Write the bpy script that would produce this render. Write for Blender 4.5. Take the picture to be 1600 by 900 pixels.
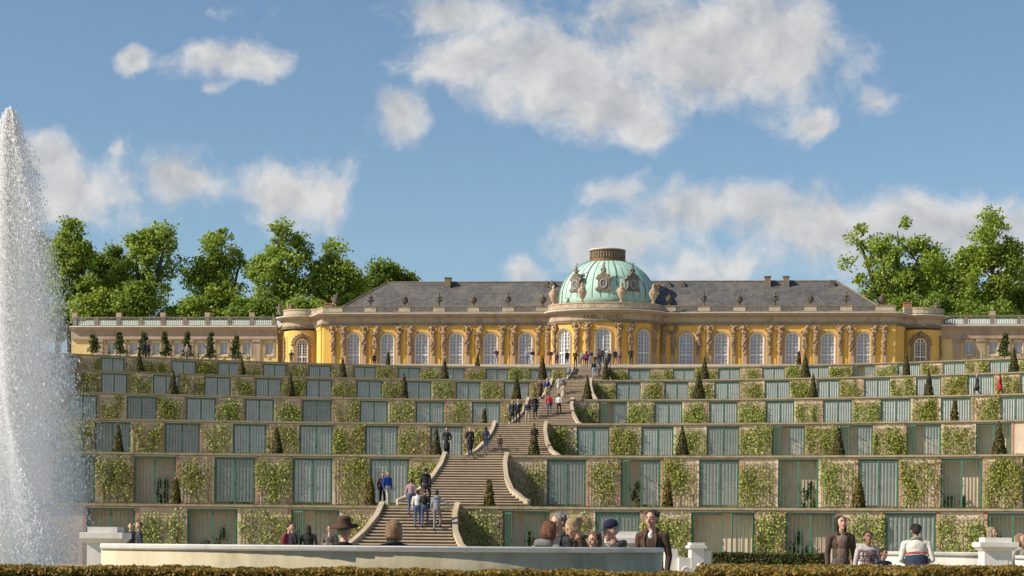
import bpy, math, random
import numpy as np
from mathutils import Vector, Matrix
R = math.radians
for o in list(bpy.data.objects): bpy.data.objects.remove(o)
scene = bpy.context.scene
C = scene.collection

# ------------------------------------------------------------------ camera
EYE = 1.25
F, CX, YAW, ROLL, PX, PY = 3000.0, 14.2033, 0.0898, 0.0086, 871.8, 847.7
cam = bpy.data.cameras.new('camera')
cam.sensor_width = 36.0; cam.lens = 36.0*F/1600.0
cam.shift_x = -(PX-800)/1600.0; cam.shift_y = (PY-450)/1600.0
cam.clip_start = 0.5; cam.clip_end = 6000
co = bpy.data.objects.new('camera', cam); C.objects.link(co)
co.matrix_world = (Matrix.Translation((CX, 0, EYE)) @ Matrix.Rotation(YAW, 4, 'Z')
                   @ Matrix.Rotation(R(90), 4, 'X') @ Matrix.Rotation(ROLL, 4, 'Z'))
scene.camera = co
cY, sY, cR, sR = math.cos(YAW), math.sin(YAW), math.cos(ROLL), math.sin(ROLL)
def ray(px, py):
    """direction (with y component 1) seen at a pixel of the 1600x900 photograph"""
    a, b = px-PX, py-PY
    u, v = (cR*a+sR*b)/F, -(-sR*a+cR*b)/F
    x, y = cY*u-sY, sY*u+cY
    return x/y, v/y
def at(px, py, Y):
    a, b = ray(px, py); return CX+a*Y, EYE+b*Y
def project(x, y, z):
    x -= CX; z -= EYE
    xr, dep = cY*x+sY*y, -sY*x+cY*y
    u, v = F*xr/dep, -F*z/dep
    return PX+cR*u-sR*v, PY+sR*u+cR*v

# ------------------------------------------------------------------ sky, sun, exposure
SUN_AZ, SUN_EL = R(248), R(37)
w = bpy.data.worlds.new('World'); scene.world = w; w.use_nodes = True
nt = w.node_tree; nt.nodes.clear()
def N(t, **k):
    n = nt.nodes.new(t)
    for a, b in k.items(): setattr(n, a, b)
    return n
def L(a, b): nt.links.new(a, b)
def MA(op, a, b=None, c=None, clamp=False):
    n = N('ShaderNodeMath', operation=op, use_clamp=clamp)
    for i, v in enumerate((a, b, c)):
        if v is None: continue
        if isinstance(v, (int, float)): n.inputs[i].default_value = v
        else: L(v, n.inputs[i])
    return n.outputs[0]
def VM(op, a, b=None):
    n = N('ShaderNodeVectorMath', operation=op)
    for i, v in enumerate((a, b)):
        if v is None: continue
        if isinstance(v, tuple): n.inputs[i].default_value = v
        else: L(v, n.inputs[i])
    return n.outputs[1] if op == 'LENGTH' else n.outputs[0]
sky = N('ShaderNodeTexSky', sky_type='NISHITA', sun_disc=False)
sky.sun_elevation = SUN_EL; sky.sun_rotation = SUN_AZ
sky.air_density = 1.0; sky.dust_density = 0.3; sky.ozone_density = 2.5; sky.altitude = 0
tc = N('ShaderNodeTexCoord')
sep = N('ShaderNodeSeparateXYZ'); L(tc.outputs['Generated'], sep.inputs[0])
yy = MA('MAXIMUM', sep.outputs[1], 0.03)
# world-fixed sky chart: u across, v up, in thousandths of a radian-like unit
uu = MA('MULTIPLY', MA('DIVIDE', sep.outputs[0], yy), 3.0)
vv = MA('MULTIPLY', MA('DIVIDE', sep.outputs[2], yy), 3.0)
cmb = N('ShaderNodeCombineXYZ'); L(uu, cmb.inputs[0]); L(vv, cmb.inputs[1])
def noise(vec, scale, detail, rough=0.55, dist=0.0):
    n = N('ShaderNodeTexNoise'); n.inputs['Scale'].default_value = scale
    n.inputs['Detail'].default_value = detail; n.inputs['Roughness'].default_value = rough
    n.inputs['Distortion'].default_value = dist
    L(vec, n.inputs['Vector']); return n.outputs
nw = noise(cmb.outputs[0], 7.0, 4, 0.55)
warp = VM('MULTIPLY', VM('SUBTRACT', nw[1], (0.5, 0.5, 0.5)), (0.10, 0.08, 0))
P2 = VM('ADD', cmb.outputs[0], warp)
CLOUDS = [(705,25,110,38,1),(740,95,120,58,1),(850,115,150,85,1),(960,160,115,68,1),(1080,70,215,118,1),(1240,75,115,100,1),
 (995,200,70,28,.95),(1275,186,42,28,1),(1355,160,45,32,.65),(205,97,25,20,1),(352,97,98,36,1),(335,140,26,14,.55),
 (628,186,44,42,1),(298,282,62,48,1),(462,292,105,60,1),(535,300,32,62,.9),(110,300,110,70,1),(70,245,60,45,1),
 (185,236,22,24,.5),(960,372,120,46,1),(1060,335,150,52,.8),(965,290,66,32,.75),(1290,352,190,58,1),(1480,352,210,56,1),
 (815,411,44,26,.75),(1200,330,90,40,.9),(1130,405,200,48,.62),(1500,410,220,42,.66),(330,20,60,10,.2)]
dens = None; shade = None
for (px, py, rx, ry, st) in CLOUDS:
    a, b = ray(px, py)
    d = VM('MULTIPLY', VM('SUBTRACT', P2, (a*3, b*3, 0)), (1000/rx, 1000/ry, 0))
    r = VM('LENGTH', d)
    v = MA('MULTIPLY', MA('SUBTRACT', 1.30, r), st)
    v = MA('MAXIMUM', v, -0.6)
    dens = v if dens is None else MA('SMOOTH_MAX', dens, v, 0.25)
# the rest of the sky carries clouds of the same sort
gen = noise(tc.outputs['Generated'], 3.2, 5, 0.6)
back = MA('SUBTRACT', MA('MULTIPLY', gen[0], 4.0), 2.3)
infront = N('ShaderNodeMapRange'); L(sep.outputs[1], infront.inputs[0])
infront.inputs[1].default_value = 0.75; infront.inputs[2].default_value = 0.9
mixd = N('ShaderNodeMix'); L(infront.outputs[0], mixd.inputs[0]); L(back, mixd.inputs[2]); L(dens, mixd.inputs[3])
n1 = noise(P2, 9.0, 7, 0.62)
dd = MA('ADD', mixd.outputs[0], MA('MULTIPLY', MA('SUBTRACT', n1[0], 0.5), 2.35))
mask = N('ShaderNodeMapRange', interpolation_type='SMOOTHSTEP'); L(dd, mask.inputs[0])
mask.inputs[1].default_value = 0.05; mask.inputs[2].default_value = 0.95
# shading: light where the noise rises towards the sun (upper left), grey bases
off = VM('ADD', P2, (-0.018, 0.030, 0))
n2 = noise(off, 9.0, 5, 0.55)
nlow = noise(P2, 4.0, 3, 0.5)
grad = MA('ADD', MA('MULTIPLY', MA('SUBTRACT', n1[0], n2[0]), 2.4), MA('MULTIPLY', MA('SUBTRACT', nlow[0], 0.5), 0.9))
core = MA('MULTIPLY', MA('SUBTRACT', dd, 0.75), -0.40)
bright = MA('ADD', MA('ADD', grad, core), 0.68, clamp=True)
ccol = N('ShaderNodeMix', data_type='RGBA'); L(bright, ccol.inputs[0])
ccol.inputs[6].default_value = (3.15, 3.32, 3.55, 1); ccol.inputs[7].default_value = (5.85, 5.75, 5.65, 1)
tint = N('ShaderNodeMix', data_type='RGBA', blend_type='MULTIPLY'); tint.inputs[0].default_value = 1
L(sky.outputs[0], tint.inputs[6]); tint.inputs[7].default_value = (.855, .90, .90, 1)
fin = N('ShaderNodeMix', data_type='RGBA')
L(MA('MULTIPLY', mask.outputs[0], 0.93), fin.inputs[0]); L(tint.outputs[2], fin.inputs[6]); L(ccol.outputs[2], fin.inputs[7])
bg = N('ShaderNodeBackground'); bg.inputs[1].default_value = 0.10; L(fin.outputs[2], bg.inputs[0])
wo = N('ShaderNodeOutputWorld'); L(bg.outputs[0], wo.inputs[0])
sl = bpy.data.lights.new('sun', 'SUN'); sl.energy = 5.0; sl.angle = R(0.55); sl.color = (1.0, 0.90, 0.76)
so = bpy.data.objects.new('sun', sl); C.objects.link(so)
sd = Vector((math.sin(SUN_AZ)*math.cos(SUN_EL), math.cos(SUN_AZ)*math.cos(SUN_EL), math.sin(SUN_EL)))
so.rotation_euler = sd.to_track_quat('Z', 'Y').to_euler(); so.location = (-60, -40, 90)
scene.view_settings.view_transform = 'Standard'; scene.view_settings.look = 'None'
scene.view_settings.exposure = 0.36; scene.view_settings.gamma = 1.0
scene.render.engine = 'CYCLES'
scene.cycles.transparent_max_bounces = 16; scene.cycles.max_bounces = 8; scene.cycles.volume_bounces = 3

# ------------------------------------------------------------------ materials
MATS = {}
def mat(name, col, col2=None, rough=0.8, scale=4.0, bump=0.0, spec=0.3, metal=0.0, island=False, trans=0.0,
        stain=None, stain_scale=0.7, alpha=1.0, detail=5, brick=None, streak=False, coord='pos', bscale=None):
    if name in MATS: return MATS[name]
    m = bpy.data.materials.new(name); m.use_nodes = True
    t = m.node_tree; n = t.nodes; b = n['Principled BSDF']
    b.inputs['Roughness'].default_value = rough; b.inputs['Metallic'].default_value = metal
    b.inputs['Specular IOR Level'].default_value = spec
    col2 = col2 or col
    mx = n.new('ShaderNodeMix'); mx.data_type = 'RGBA'
    mx.inputs[6].default_value = (*col, 1); mx.inputs[7].default_value = (*col2, 1)
    if coord == 'pos':
        g = n.new('ShaderNodeNewGeometry'); pos = g.outputs['Position']; isl = g.outputs['Random Per Island']
    else:
        g = n.new('ShaderNodeTexCoord'); pos = g.outputs['Object']
        isl = n.new('ShaderNodeNewGeometry').outputs['Random Per Island']
    if streak:
        mp = n.new('ShaderNodeMapping'); mp.inputs['Scale'].default_value = (1, 1, 0.12)
        t.links.new(pos, mp.inputs[0]); pos2 = mp.outputs[0]
    else: pos2 = pos
    nz = n.new('ShaderNodeTexNoise'); nz.inputs['Scale'].default_value = scale; nz.inputs['Detail'].default_value = detail
    nz.inputs['Roughness'].default_value = 0.62
    t.links.new(pos2, nz.inputs['Vector'])
    if island: t.links.new(isl, mx.inputs[0])
    else:
        rp = n.new('ShaderNodeMapRange'); rp.inputs[1].default_value = 0.32; rp.inputs[2].default_value = 0.68
        t.links.new(nz.outputs[0], rp.inputs[0]); t.links.new(rp.outputs[0], mx.inputs[0])
    out = mx.outputs[2]
    if brick:
        bt = n.new('ShaderNodeTexBrick'); bt.inputs['Scale'].default_value = 1.0
        bt.inputs['Brick Width'].default_value = brick[0]; bt.inputs['Row Height'].default_value = brick[1]
        bt.inputs['Mortar Size'].default_value = brick[2]; bt.inputs['Mortar'].default_value = (*brick[3], 1)
        bt.inputs['Bias'].default_value = -0.2
        sx = n.new('ShaderNodeSeparateXYZ'); cx = n.new('ShaderNodeCombineXYZ')
        t.links.new(pos, sx.inputs[0]); t.links.new(sx.outputs[0], cx.inputs[0]); t.links.new(sx.outputs[2], cx.inputs[1])
        t.links.new(cx.outputs[0], bt.inputs['Vector'])
        t.links.new(out, bt.inputs['Color1']); bt.inputs['Color2'].default_value = (*[c*0.75 for c in col], 1)
        out = bt.outputs[0]
    if stain:
        sz = n.new('ShaderNodeTexNoise'); sz.inputs['Scale'].default_value = stain_scale; sz.inputs['Detail'].default_value = 6
        sz.inputs['Roughness'].default_value = 0.7
        mp2 = n.new('ShaderNodeMapping'); mp2.inputs['Scale'].default_value = (1, 1, 0.35); mp2.inputs['Location'].default_value = (7, 3, 1)
        t.links.new(pos, mp2.inputs[0]); t.links.new(mp2.outputs[0], sz.inputs['Vector'])
        r2 = n.new('ShaderNodeMapRange'); r2.inputs[1].default_value = 0.5; r2.inputs[2].default_value = 0.72; r2.inputs[4].default_value = 0.75
        t.links.new(sz.outputs[0], r2.inputs[0])
        m2 = n.new('ShaderNodeMix'); m2.data_type = 'RGBA'; t.links.new(r2.outputs[0], m2.inputs[0])
        t.links.new(out, m2.inputs[6]); m2.inputs[7].default_value = (*stain, 1); out = m2.outputs[2]
    t.links.new(out, b.inputs['Base Color'])
    if bump:
        bp = n.new('ShaderNodeBump'); bp.inputs['Strength'].default_value = bump; bp.inputs['Distance'].default_value = 0.05
        bz = n.new('ShaderNodeTexNoise'); bz.inputs['Scale'].default_value = bscale or scale*3; bz.inputs['Detail'].default_value = 4
        t.links.new(pos, bz.inputs['Vector']); t.links.new(bz.outputs[0], bp.inputs['Height']); t.links.new(bp.outputs[0], b.inputs['Normal'])
    if trans:
        o = n['Material Output']; ms = n.new('ShaderNodeMixShader'); ms.inputs[0].default_value = trans
        tr = n.new('ShaderNodeBsdfTranslucent'); t.links.new(out, tr.inputs[0])
        t.links.new(b.outputs[0], ms.inputs[1]); t.links.new(tr.outputs[0], ms.inputs[2]); t.links.new(ms.outputs[0], o.inputs[0])
    if alpha < 1: b.inputs['Alpha'].default_value = alpha
    MATS[name] = m; return m
M_ground = mat('sand_path', (.42,.35,.25), (.34,.28,.20), scale=1.5, bump=.2)
M_lawn = mat('lawn', (.07,.11,.025), (.12,.14,.04), scale=2.0)
M_coping = mat('coping_stone', (.37,.30,.20), (.26,.215,.14), scale=2.2, bump=.3, stain=(.13,.135,.05), stain_scale=1.6)
M_plaster = mat('wall_plaster', (.66,.52,.39), (.55,.43,.31), scale=1.2, bump=.2, stain=(.36,.27,.17))
M_niche = mat('niche_plaster', (.64,.53,.39), (.54,.45,.33), scale=1.3, bump=.15, stain=(.36,.30,.22))
M_brick = mat('red_brick', (.38,.14,.085), (.46,.24,.17), scale=3.0, brick=(.25,.085,.012,(.45,.38,.3)), bump=.2)
M_green = mat('green_iron', (.040,.125,.075), (.065,.175,.11), scale=6, rough=.45, spec=.5)
M_lath = mat('trellis_lath', (.44,.34,.23), (.32,.25,.17), scale=5)
M_vine = mat('vine_leaf', (.07,.10,.01), (.48,.50,.10), island=True, rough=.5, trans=.3)
M_vine2 = mat('vine_leaf_fresh', (.07,.12,.012), (.52,.58,.13), island=True, rough=.5, trans=.3)
M_bark = mat('bark', (.10,.075,.05), (.06,.045,.03), scale=6, bump=.5)
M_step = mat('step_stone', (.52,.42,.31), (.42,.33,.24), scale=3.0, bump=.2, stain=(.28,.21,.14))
M_riser = mat('riser_stone_shaded', (.20,.145,.10), (.15,.11,.075), scale=3.0)  # darker than the treads: dirt, plus shade under the nosings put into the colour
M_cheek = mat('cheek_stone', (.50,.41,.29), (.40,.32,.22), scale=2.0, bump=.2, stain=(.30,.24,.15))
M_yew = mat('yew', (.045,.045,.010), (.13,.10,.022), island=True, rough=.6, trans=.15)
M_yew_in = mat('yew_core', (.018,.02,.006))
M_yewy = mat('yew_yellow', (.09,.08,.015), (.16,.11,.02), island=True, rough=.6, trans=.15)
M_leafA = mat('leaf_lime', (.13,.21,.02), (.44,.54,.08), island=True, rough=.5, trans=.45)
M_leafB = mat('leaf_dark', (.10,.17,.018), (.29,.39,.05), island=True, rough=.5, trans=.45)
M_leafC = mat('leaf_shrub', (.05,.085,.015), (.11,.14,.03), island=True, rough=.5, trans=.3)
M_orange = mat('palace_plaster', (.81,.50,.115), (.74,.44,.09), scale=.8, stain=(.62,.30,.04), stain_scale=.35)
M_yellow = mat('pavilion_plaster', (.80,.52,.14), (.74,.45,.10), scale=.9, stain=(.62,.36,.07), stain_scale=.3)
M_wingp = mat('wing_plaster', (.76,.57,.25), (.69,.50,.2), scale=.8, stain=(.55,.40,.2), stain_scale=.3)
M_stone = mat('sandstone', (.50,.39,.26), (.40,.30,.20), scale=1.6, bump=.3, stain=(.20,.15,.10), stain_scale=.9)
M_stoneP = mat('pink_sandstone', (.46,.34,.24), (.38,.28,.2), scale=1.8, bump=.3, stain=(.20,.15,.1))
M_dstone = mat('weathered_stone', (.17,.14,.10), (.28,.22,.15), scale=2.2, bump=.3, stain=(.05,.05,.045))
M_sculpt = mat('sculpture_stone', (.38,.27,.17), (.22,.145,.09), scale=3.4, bump=.3, stain=(.09,.06,.04), stain_scale=2.6)
M_urn = mat('blackened_stone', (.075,.06,.045), (.15,.115,.08), scale=3, bump=.3, stain=(.04,.036,.03))
M_vase = mat('pale_vase_stone', (.50,.38,.26), (.38,.28,.18), scale=3, bump=.3, stain=(.2,.14,.09))
M_lead = mat('lead_flashing', (.74,.80,.75), (.62,.68,.63), scale=2.0, rough=.5)
M_copper = mat('copper_patina', (.40,.58,.48), (.51,.68,.58), scale=1.1, rough=.6, stain=(.26,.45,.35), streak=True)
M_copseam = mat('copper_seam', (.12,.24,.18), (.16,.3,.23), scale=2)
M_slate = mat('roof_slate', (.105,.10,.098), (.16,.15,.14), scale=3.0, rough=.6, brick=(.45,.30,.02,(.055,.05,.05)), stain=(.2,.17,.13), stain_scale=.4)
M_white = mat('white_paint', (.78,.78,.76), (.70,.70,.69), scale=3, rough=.5)
M_gilt = mat('gilded_stone', (.24,.13,.05), (.15,.085,.04), scale=3, bump=.3, rough=.5)
M_marble = mat('white_marble', (.76,.73,.66), (.66,.63,.56), scale=1.6, rough=.5, bump=.08, stain=(.44,.43,.37), stain_scale=1.4)
M_bench = mat('bench_marble', (.62,.53,.36), (.44,.385,.25), scale=1.8, rough=.6, bump=.15, streak=True, stain=(.22,.20,.11), stain_scale=1.1, detail=8)
M_hedge = mat('box_leaf', (.085,.10,.016), (.36,.20,.035), island=True, rough=.5, trans=.25)
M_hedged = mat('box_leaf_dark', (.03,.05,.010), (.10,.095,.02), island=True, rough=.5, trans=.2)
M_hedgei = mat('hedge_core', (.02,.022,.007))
M_drop = mat('water_drop', (.97,.96,.95), (.90,.90,.90), island=True, rough=.35, trans=.5)
M_clay = mat('chimney_brick', (.40,.17,.11), (.32,.13,.09), scale=3)
M_int = mat('dim_interior', (.16,.155,.15), (.10,.10,.10), scale=1)
def glassmat(name, col, transp, rough=.15):
    m = bpy.data.materials.new(name); m.use_nodes = True; t = m.node_tree; n = t.nodes; b = n['Principled BSDF']
    g = n.new('ShaderNodeNewGeometry'); z = n.new('ShaderNodeTexNoise'); z.inputs['Scale'].default_value = 2.2; z.inputs['Detail'].default_value = 4
    t.links.new(g.outputs['Position'], z.inputs['Vector'])
    x = n.new('ShaderNodeMix'); x.data_type = 'RGBA'; t.links.new(z.outputs[0], x.inputs[0])
    x.inputs[6].default_value = (*[c*.72 for c in col], 1); x.inputs[7].default_value = (*[min(1, c*1.25) for c in col], 1)
    t.links.new(x.outputs[2], b.inputs['Base Color']); b.inputs['Roughness'].default_value = rough
    tr = n.new('ShaderNodeBsdfTransparent'); ms = n.new('ShaderNodeMixShader'); ms.inputs[0].default_value = transp
    t.links.new(b.outputs[0], ms.inputs[1]); t.links.new(tr.outputs[0], ms.inputs[2]); t.links.new(ms.outputs[0], n['Material Output'].inputs[0])
    return m
M_ngl = glassmat('niche_glass', (.56,.57,.54), .22)
M_ngl2 = glassmat('niche_glass_clear', (.48,.50,.48), .55)
M_pgl = glassmat('palace_glass', (.50,.51,.57), .30, .08)
M_curt = mat('curtain', (.48,.48,.52), (.36,.36,.41), scale=2.5, streak=False)
M_curtv = mat('curtain_violet', (.20,.12,.20), (.14,.10,.15), scale=2.5)

# ------------------------------------------------------------------ mesh helpers
class MB:
    def __init__(s): s.v = []; s.f = []; s.m = []; s.mi = 0
    def add(s, vs, fs):
        b = len(s.v); s.v += [tuple(p) for p in vs]
        s.f += [tuple(b+i for i in f) for f in fs]; s.m += [s.mi]*len(fs)
    def box(s, x0, x1, y0, y1, z0, z1):
        s.add([(x0,y0,z0),(x1,y0,z0),(x1,y1,z0),(x0,y1,z0),(x0,y0,z1),(x1,y0,z1),(x1,y1,z1),(x0,y1,z1)],
              [(0,3,2,1),(4,5,6,7),(0,1,5,4),(1,2,6,5),(2,3,7,6),(3,0,4,7)])
    def obox(s, c, ux, uy, hx, hy, z0, z1):
        """box with half sizes hx along ux, hy along uy (2D unit vectors)"""
        p = []
        for z in (z0, z1):
            for a, b in ((-1,-1),(1,-1),(1,1),(-1,1)):
                p.append((c[0]+ux[0]*hx*a+uy[0]*hy*b, c[1]+ux[1]*hx*a+uy[1]*hy*b, z))
        s.add(p, [(0,3,2,1),(4,5,6,7),(0,1,5,4),(1,2,6,5),(2,3,7,6),(3,0,4,7)])
    def tube(s, pts, rad, seg=6, caps=True):
        pts = [Vector(p) for p in pts]; n = len(pts)
        if not hasattr(rad, '__len__'): rad = [rad]*n
        rings = []
        for i, p in enumerate(pts):
            d = (pts[min(i+1, n-1)]-pts[max(i-1, 0)])
            if d.length < 1e-9: d = Vector((0,0,1))
            d.normalize()
            a = d.cross(Vector((0,0,1)))
            if a.length < 1e-3: a = Vector((1,0,0))
            a.normalize(); b = d.cross(a)
            rings.append([p+(a*math.cos(2*math.pi*k/seg)+b*math.sin(2*math.pi*k/seg))*rad[i] for k in range(seg)])
        vs = [q for r in rings for q in r]; fs = []
        for i in range(n-1):
            for k in range(seg):
                k2 = (k+1) % seg; fs.append((i*seg+k, i*seg+k2, (i+1)*seg+k2, (i+1)*seg+k))
        if caps: fs += [tuple(range(seg)), tuple((n-1)*seg+k for k in reversed(range(seg)))]
        s.add(vs, fs)
    def lathe(s, prof, c=(0,0,0), seg=12, sx=1, sy=1):
        n = len(prof); vs = []; fs = []
        for r, z in prof:
            for k in range(seg):
                a = 2*math.pi*k/seg; vs.append((c[0]+r*sx*math.cos(a), c[1]+r*sy*math.sin(a), c[2]+z))
        for i in range(n-1):
            for k in range(seg):
                k2 = (k+1) % seg; fs.append((i*seg+k, i*seg+k2, (i+1)*seg+k2, (i+1)*seg+k))
        fs += [tuple(reversed(range(seg))), tuple((n-1)*seg+k for k in range(seg))]
        s.add(vs, fs)
    def ell(s, c, r, seg=10, rings=7, rot=None):
        prof = [(math.sin(math.pi*i/rings), -math.cos(math.pi*i/rings)) for i in range(rings+1)]
        vs = [(c[0], c[1], c[2])]; P = []
        for i in range(rings+1):
            for k in range(seg):
                a = 2*math.pi*k/seg; q = Vector((prof[i][0]*math.cos(a)*r[0], prof[i][0]*math.sin(a)*r[1], prof[i][1]*r[2]))
                if rot is not None: q = rot @ q
                P.append((c[0]+q.x, c[1]+q.y, c[2]+q.z))
        fs = []
        for i in range(rings):
            for k in range(seg):
                k2 = (k+1) % seg
                if i == 0: fs.append((k, (i+1)*seg+k2, (i+1)*seg+k))
                elif i == rings-1: fs.append((i*seg+k, i*seg+k2, (i+1)*seg+k))
                else: fs.append((i*seg+k, i*seg+k2, (i+1)*seg+k2, (i+1)*seg+k))
        s.add(P, fs)
    def sweep(s, path, prof, closed=True):
        """prof: (out, z) list, path: 2D points, outward = right of travel"""
        n = len(path); m = len(prof); vs = []
        for i in range(n):
            a = Vector(path[max(i-1, 0)]); p = Vector(path[i]); b = Vector(path[min(i+1, n-1)])
            d1 = (p-a) if i > 0 else (b-p); d2 = (b-p) if i < n-1 else (p-a)
            d1.normalize(); d2.normalize()
            n1 = Vector((d1.y, -d1.x)); n2 = Vector((d2.y, -d2.x)); nn = n1+n2
            if nn.length < 1e-6: nn = n1
            nn.normalize(); k = 1/max(.35, nn.dot(n1))
            for o, z in prof: vs.append((p.x+nn.x*o*k, p.y+nn.y*o*k, z))
        fs = []
        for i in range(n-1):
            for j in range(m if closed else m-1):
                j2 = (j+1) % m; fs.append((i*m+j, (i+1)*m+j, (i+1)*m+j2, i*m+j2))
        if closed: fs += [tuple(reversed(range(m))), tuple((n-1)*m+j for j in range(m))]
        s.add(vs, fs)
    def mesh(s, name, mats, smooth=False):
        me = bpy.data.meshes.new(name); me.from_pydata(s.v, [], s.f)
        for x in (mats if isinstance(mats, (list, tuple)) else [mats]): me.materials.append(x)
        if any(s.m): me.polygons.foreach_set('material_index', s.m)
        if smooth: me.polygons.foreach_set('use_smooth', [True]*len(s.f))
        me.update(); return me
    def build(s, name, mats, parent=None, smooth=False, fix=True):
        me = s.mesh(name, mats, smooth)
        if fix: fixn(me)
        return link(name, me, parent)
import bmesh
def fixn(me):
    bm = bmesh.new(); bm.from_mesh(me); bmesh.ops.recalc_face_normals(bm, faces=bm.faces); bm.to_mesh(me); bm.free()
def link(name, me, parent=None, loc=None, rz=None):
    o = bpy.data.objects.new(name, me); C.objects.link(o)
    if parent is not None: o.parent = parent
    if loc is not None: o.location = loc
    if rz is not None: o.rotation_euler = (0, 0, rz)
    return o
def tag(o, label, cat, group=None, kind=None):
    if label: o['label'] = label
    if cat: o['category'] = cat
    if group: o['group'] = group
    if kind: o['kind'] = kind
    return o
def thing(name, label, cat, loc=(0,0,0), rz=0, group=None):
    return tag(link(name, None, None, loc, rz), label, cat, group)
def np_mesh(name, V, Q, mats, mi=None):
    """fast mesh from numpy arrays; Q is (n,3) or (n,4)"""
    me = bpy.data.meshes.new(name); k = Q.shape[1]
    me.vertices.add(len(V)); me.vertices.foreach_set('co', np.asarray(V, dtype=np.float32).ravel())
    me.loops.add(Q.size); me.loops.foreach_set('vertex_index', Q.astype(np.int32).ravel())
    me.polygons.add(len(Q)); me.polygons.foreach_set('loop_start', np.arange(0, Q.size, k, dtype=np.int32))
    if mi is not None: me.polygons.foreach_set('material_index', np.asarray(mi, dtype=np.int32))
    for x in (mats if isinstance(mats, (list, tuple)) else [mats]): me.materials.append(x)
    me.update(calc_edges=True); me.validate(); return me
def leaves(P, size, rng, nrm=None, jit=1.0, asp=1.4):
    """pointed leaf quads at points P; nrm biases their facing"""
    n = len(P); P = np.asarray(P, float)
    d = rng.normal(size=(n,3))
    if nrm is not None: d = nrm+d*jit*.6
    d /= np.linalg.norm(d, axis=1)[:,None]+1e-9
    r = rng.normal(size=(n,3)); a = np.cross(d, r); a /= np.linalg.norm(a, axis=1)[:,None]+1e-9
    b = np.cross(d, a); s = (size*(.6+.8*rng.random(n)))[:,None] if np.isscalar(size) else size[:,None]
    a = a*s*.5*asp; b = b*s*.5
    V = np.stack([P-a, P-b+a*.1, P+a, P+b+a*.1], 1).reshape(-1,3)
    return V, np.arange(4*n).reshape(n,4)

# ------------------------------------------------------------------ terraces
YC = [None, 87.02, 106.17, 128.83, 149.96, 169.68, 192.14]
AC = [None, .0048, .0049, .0050, .0054, .0059, .0059]
G = [0.0]+[EYE+1.619+3.2*k for k in range(6)]
XL, XR = -66.0, 56.0
ORD = [None, 'lowest terrace wall', 'second lowest terrace wall', 'third lowest terrace wall',
       'fourth lowest terrace wall', 'second highest terrace wall', 'topmost terrace wall']
def rimY(i, X): return YC[i]-AC[i]*X*X
def rimX(i, px, z=None):
    z = G[i]-1 if z is None else z
    lo, hi = XL-30, XR+30
    for _ in range(50):
        m = (lo+hi)/2
        if project(m, rimY(i, m), z)[0] < px: lo = m
        else: hi = m
    return (lo+hi)/2
def rim_frame(i, X):
    t = Vector((1, -2*AC[i]*X)).normalized()
    return Vector((X, rimY(i, X))), t, Vector((t.y, -t.x))
def grid_sheet(name, rows, m):
    n = len(rows[0]); V = [p for r in rows for p in r]; Fs = []
    for j in range(len(rows)-1):
        for k in range(n-1): Fs.append((j*n+k, j*n+k+1, (j+1)*n+k+1, (j+1)*n+k))
    b = MB(); b.add(V, Fs); o = b.build(name, m, fix=False); tag(o, None, None, kind='structure'); return o
b = MB(); b.box(-1500, 1500, -60, 3000, -.6, 0); tag(b.build('ground', M_ground), None, None, kind='structure')
XS = np.linspace(XL-6, XR+6, 60)
for i in range(1, 6):
    grid_sheet('terrace_lawn', [[(x, rimY(i, x)+.1, G[i]-.03) for x in XS], [(x, rimY(i, x)+3.0, G[i]-.034) for x in XS]], M_lawn)
    grid_sheet('terrace_path', [[(x, rimY(i, x)+3.0, G[i]-.034) for x in XS], [(x, rimY(i+1, x)+1.2, G[i]-.034) for x in XS]], M_ground)
PAL_Y = 214.8; ZG = 20.15                   # palace front, ground level there
def top_z(Y):
    t = min(1, max(0, (Y-193.5)/9.5)); return G[6]-.03+(ZG-G[6]+.03)*(t*t*(3-2*t))
grid_sheet('palace_terrace_ground', [[(x, rimY(6, x)+.1, G[6]-.03) for x in XS]] +
           [[(x, rimY(6, x)*(1-f)+f*(206), top_z(rimY(6, x)*(1-f)+f*206)) for x in XS] for f in (.15,.3,.45,.6,.75,.9,1)] +
           [[(x*5, 260, ZG) for x in XS], [(x*9, 700, ZG) for x in XS]], M_ground)
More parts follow.
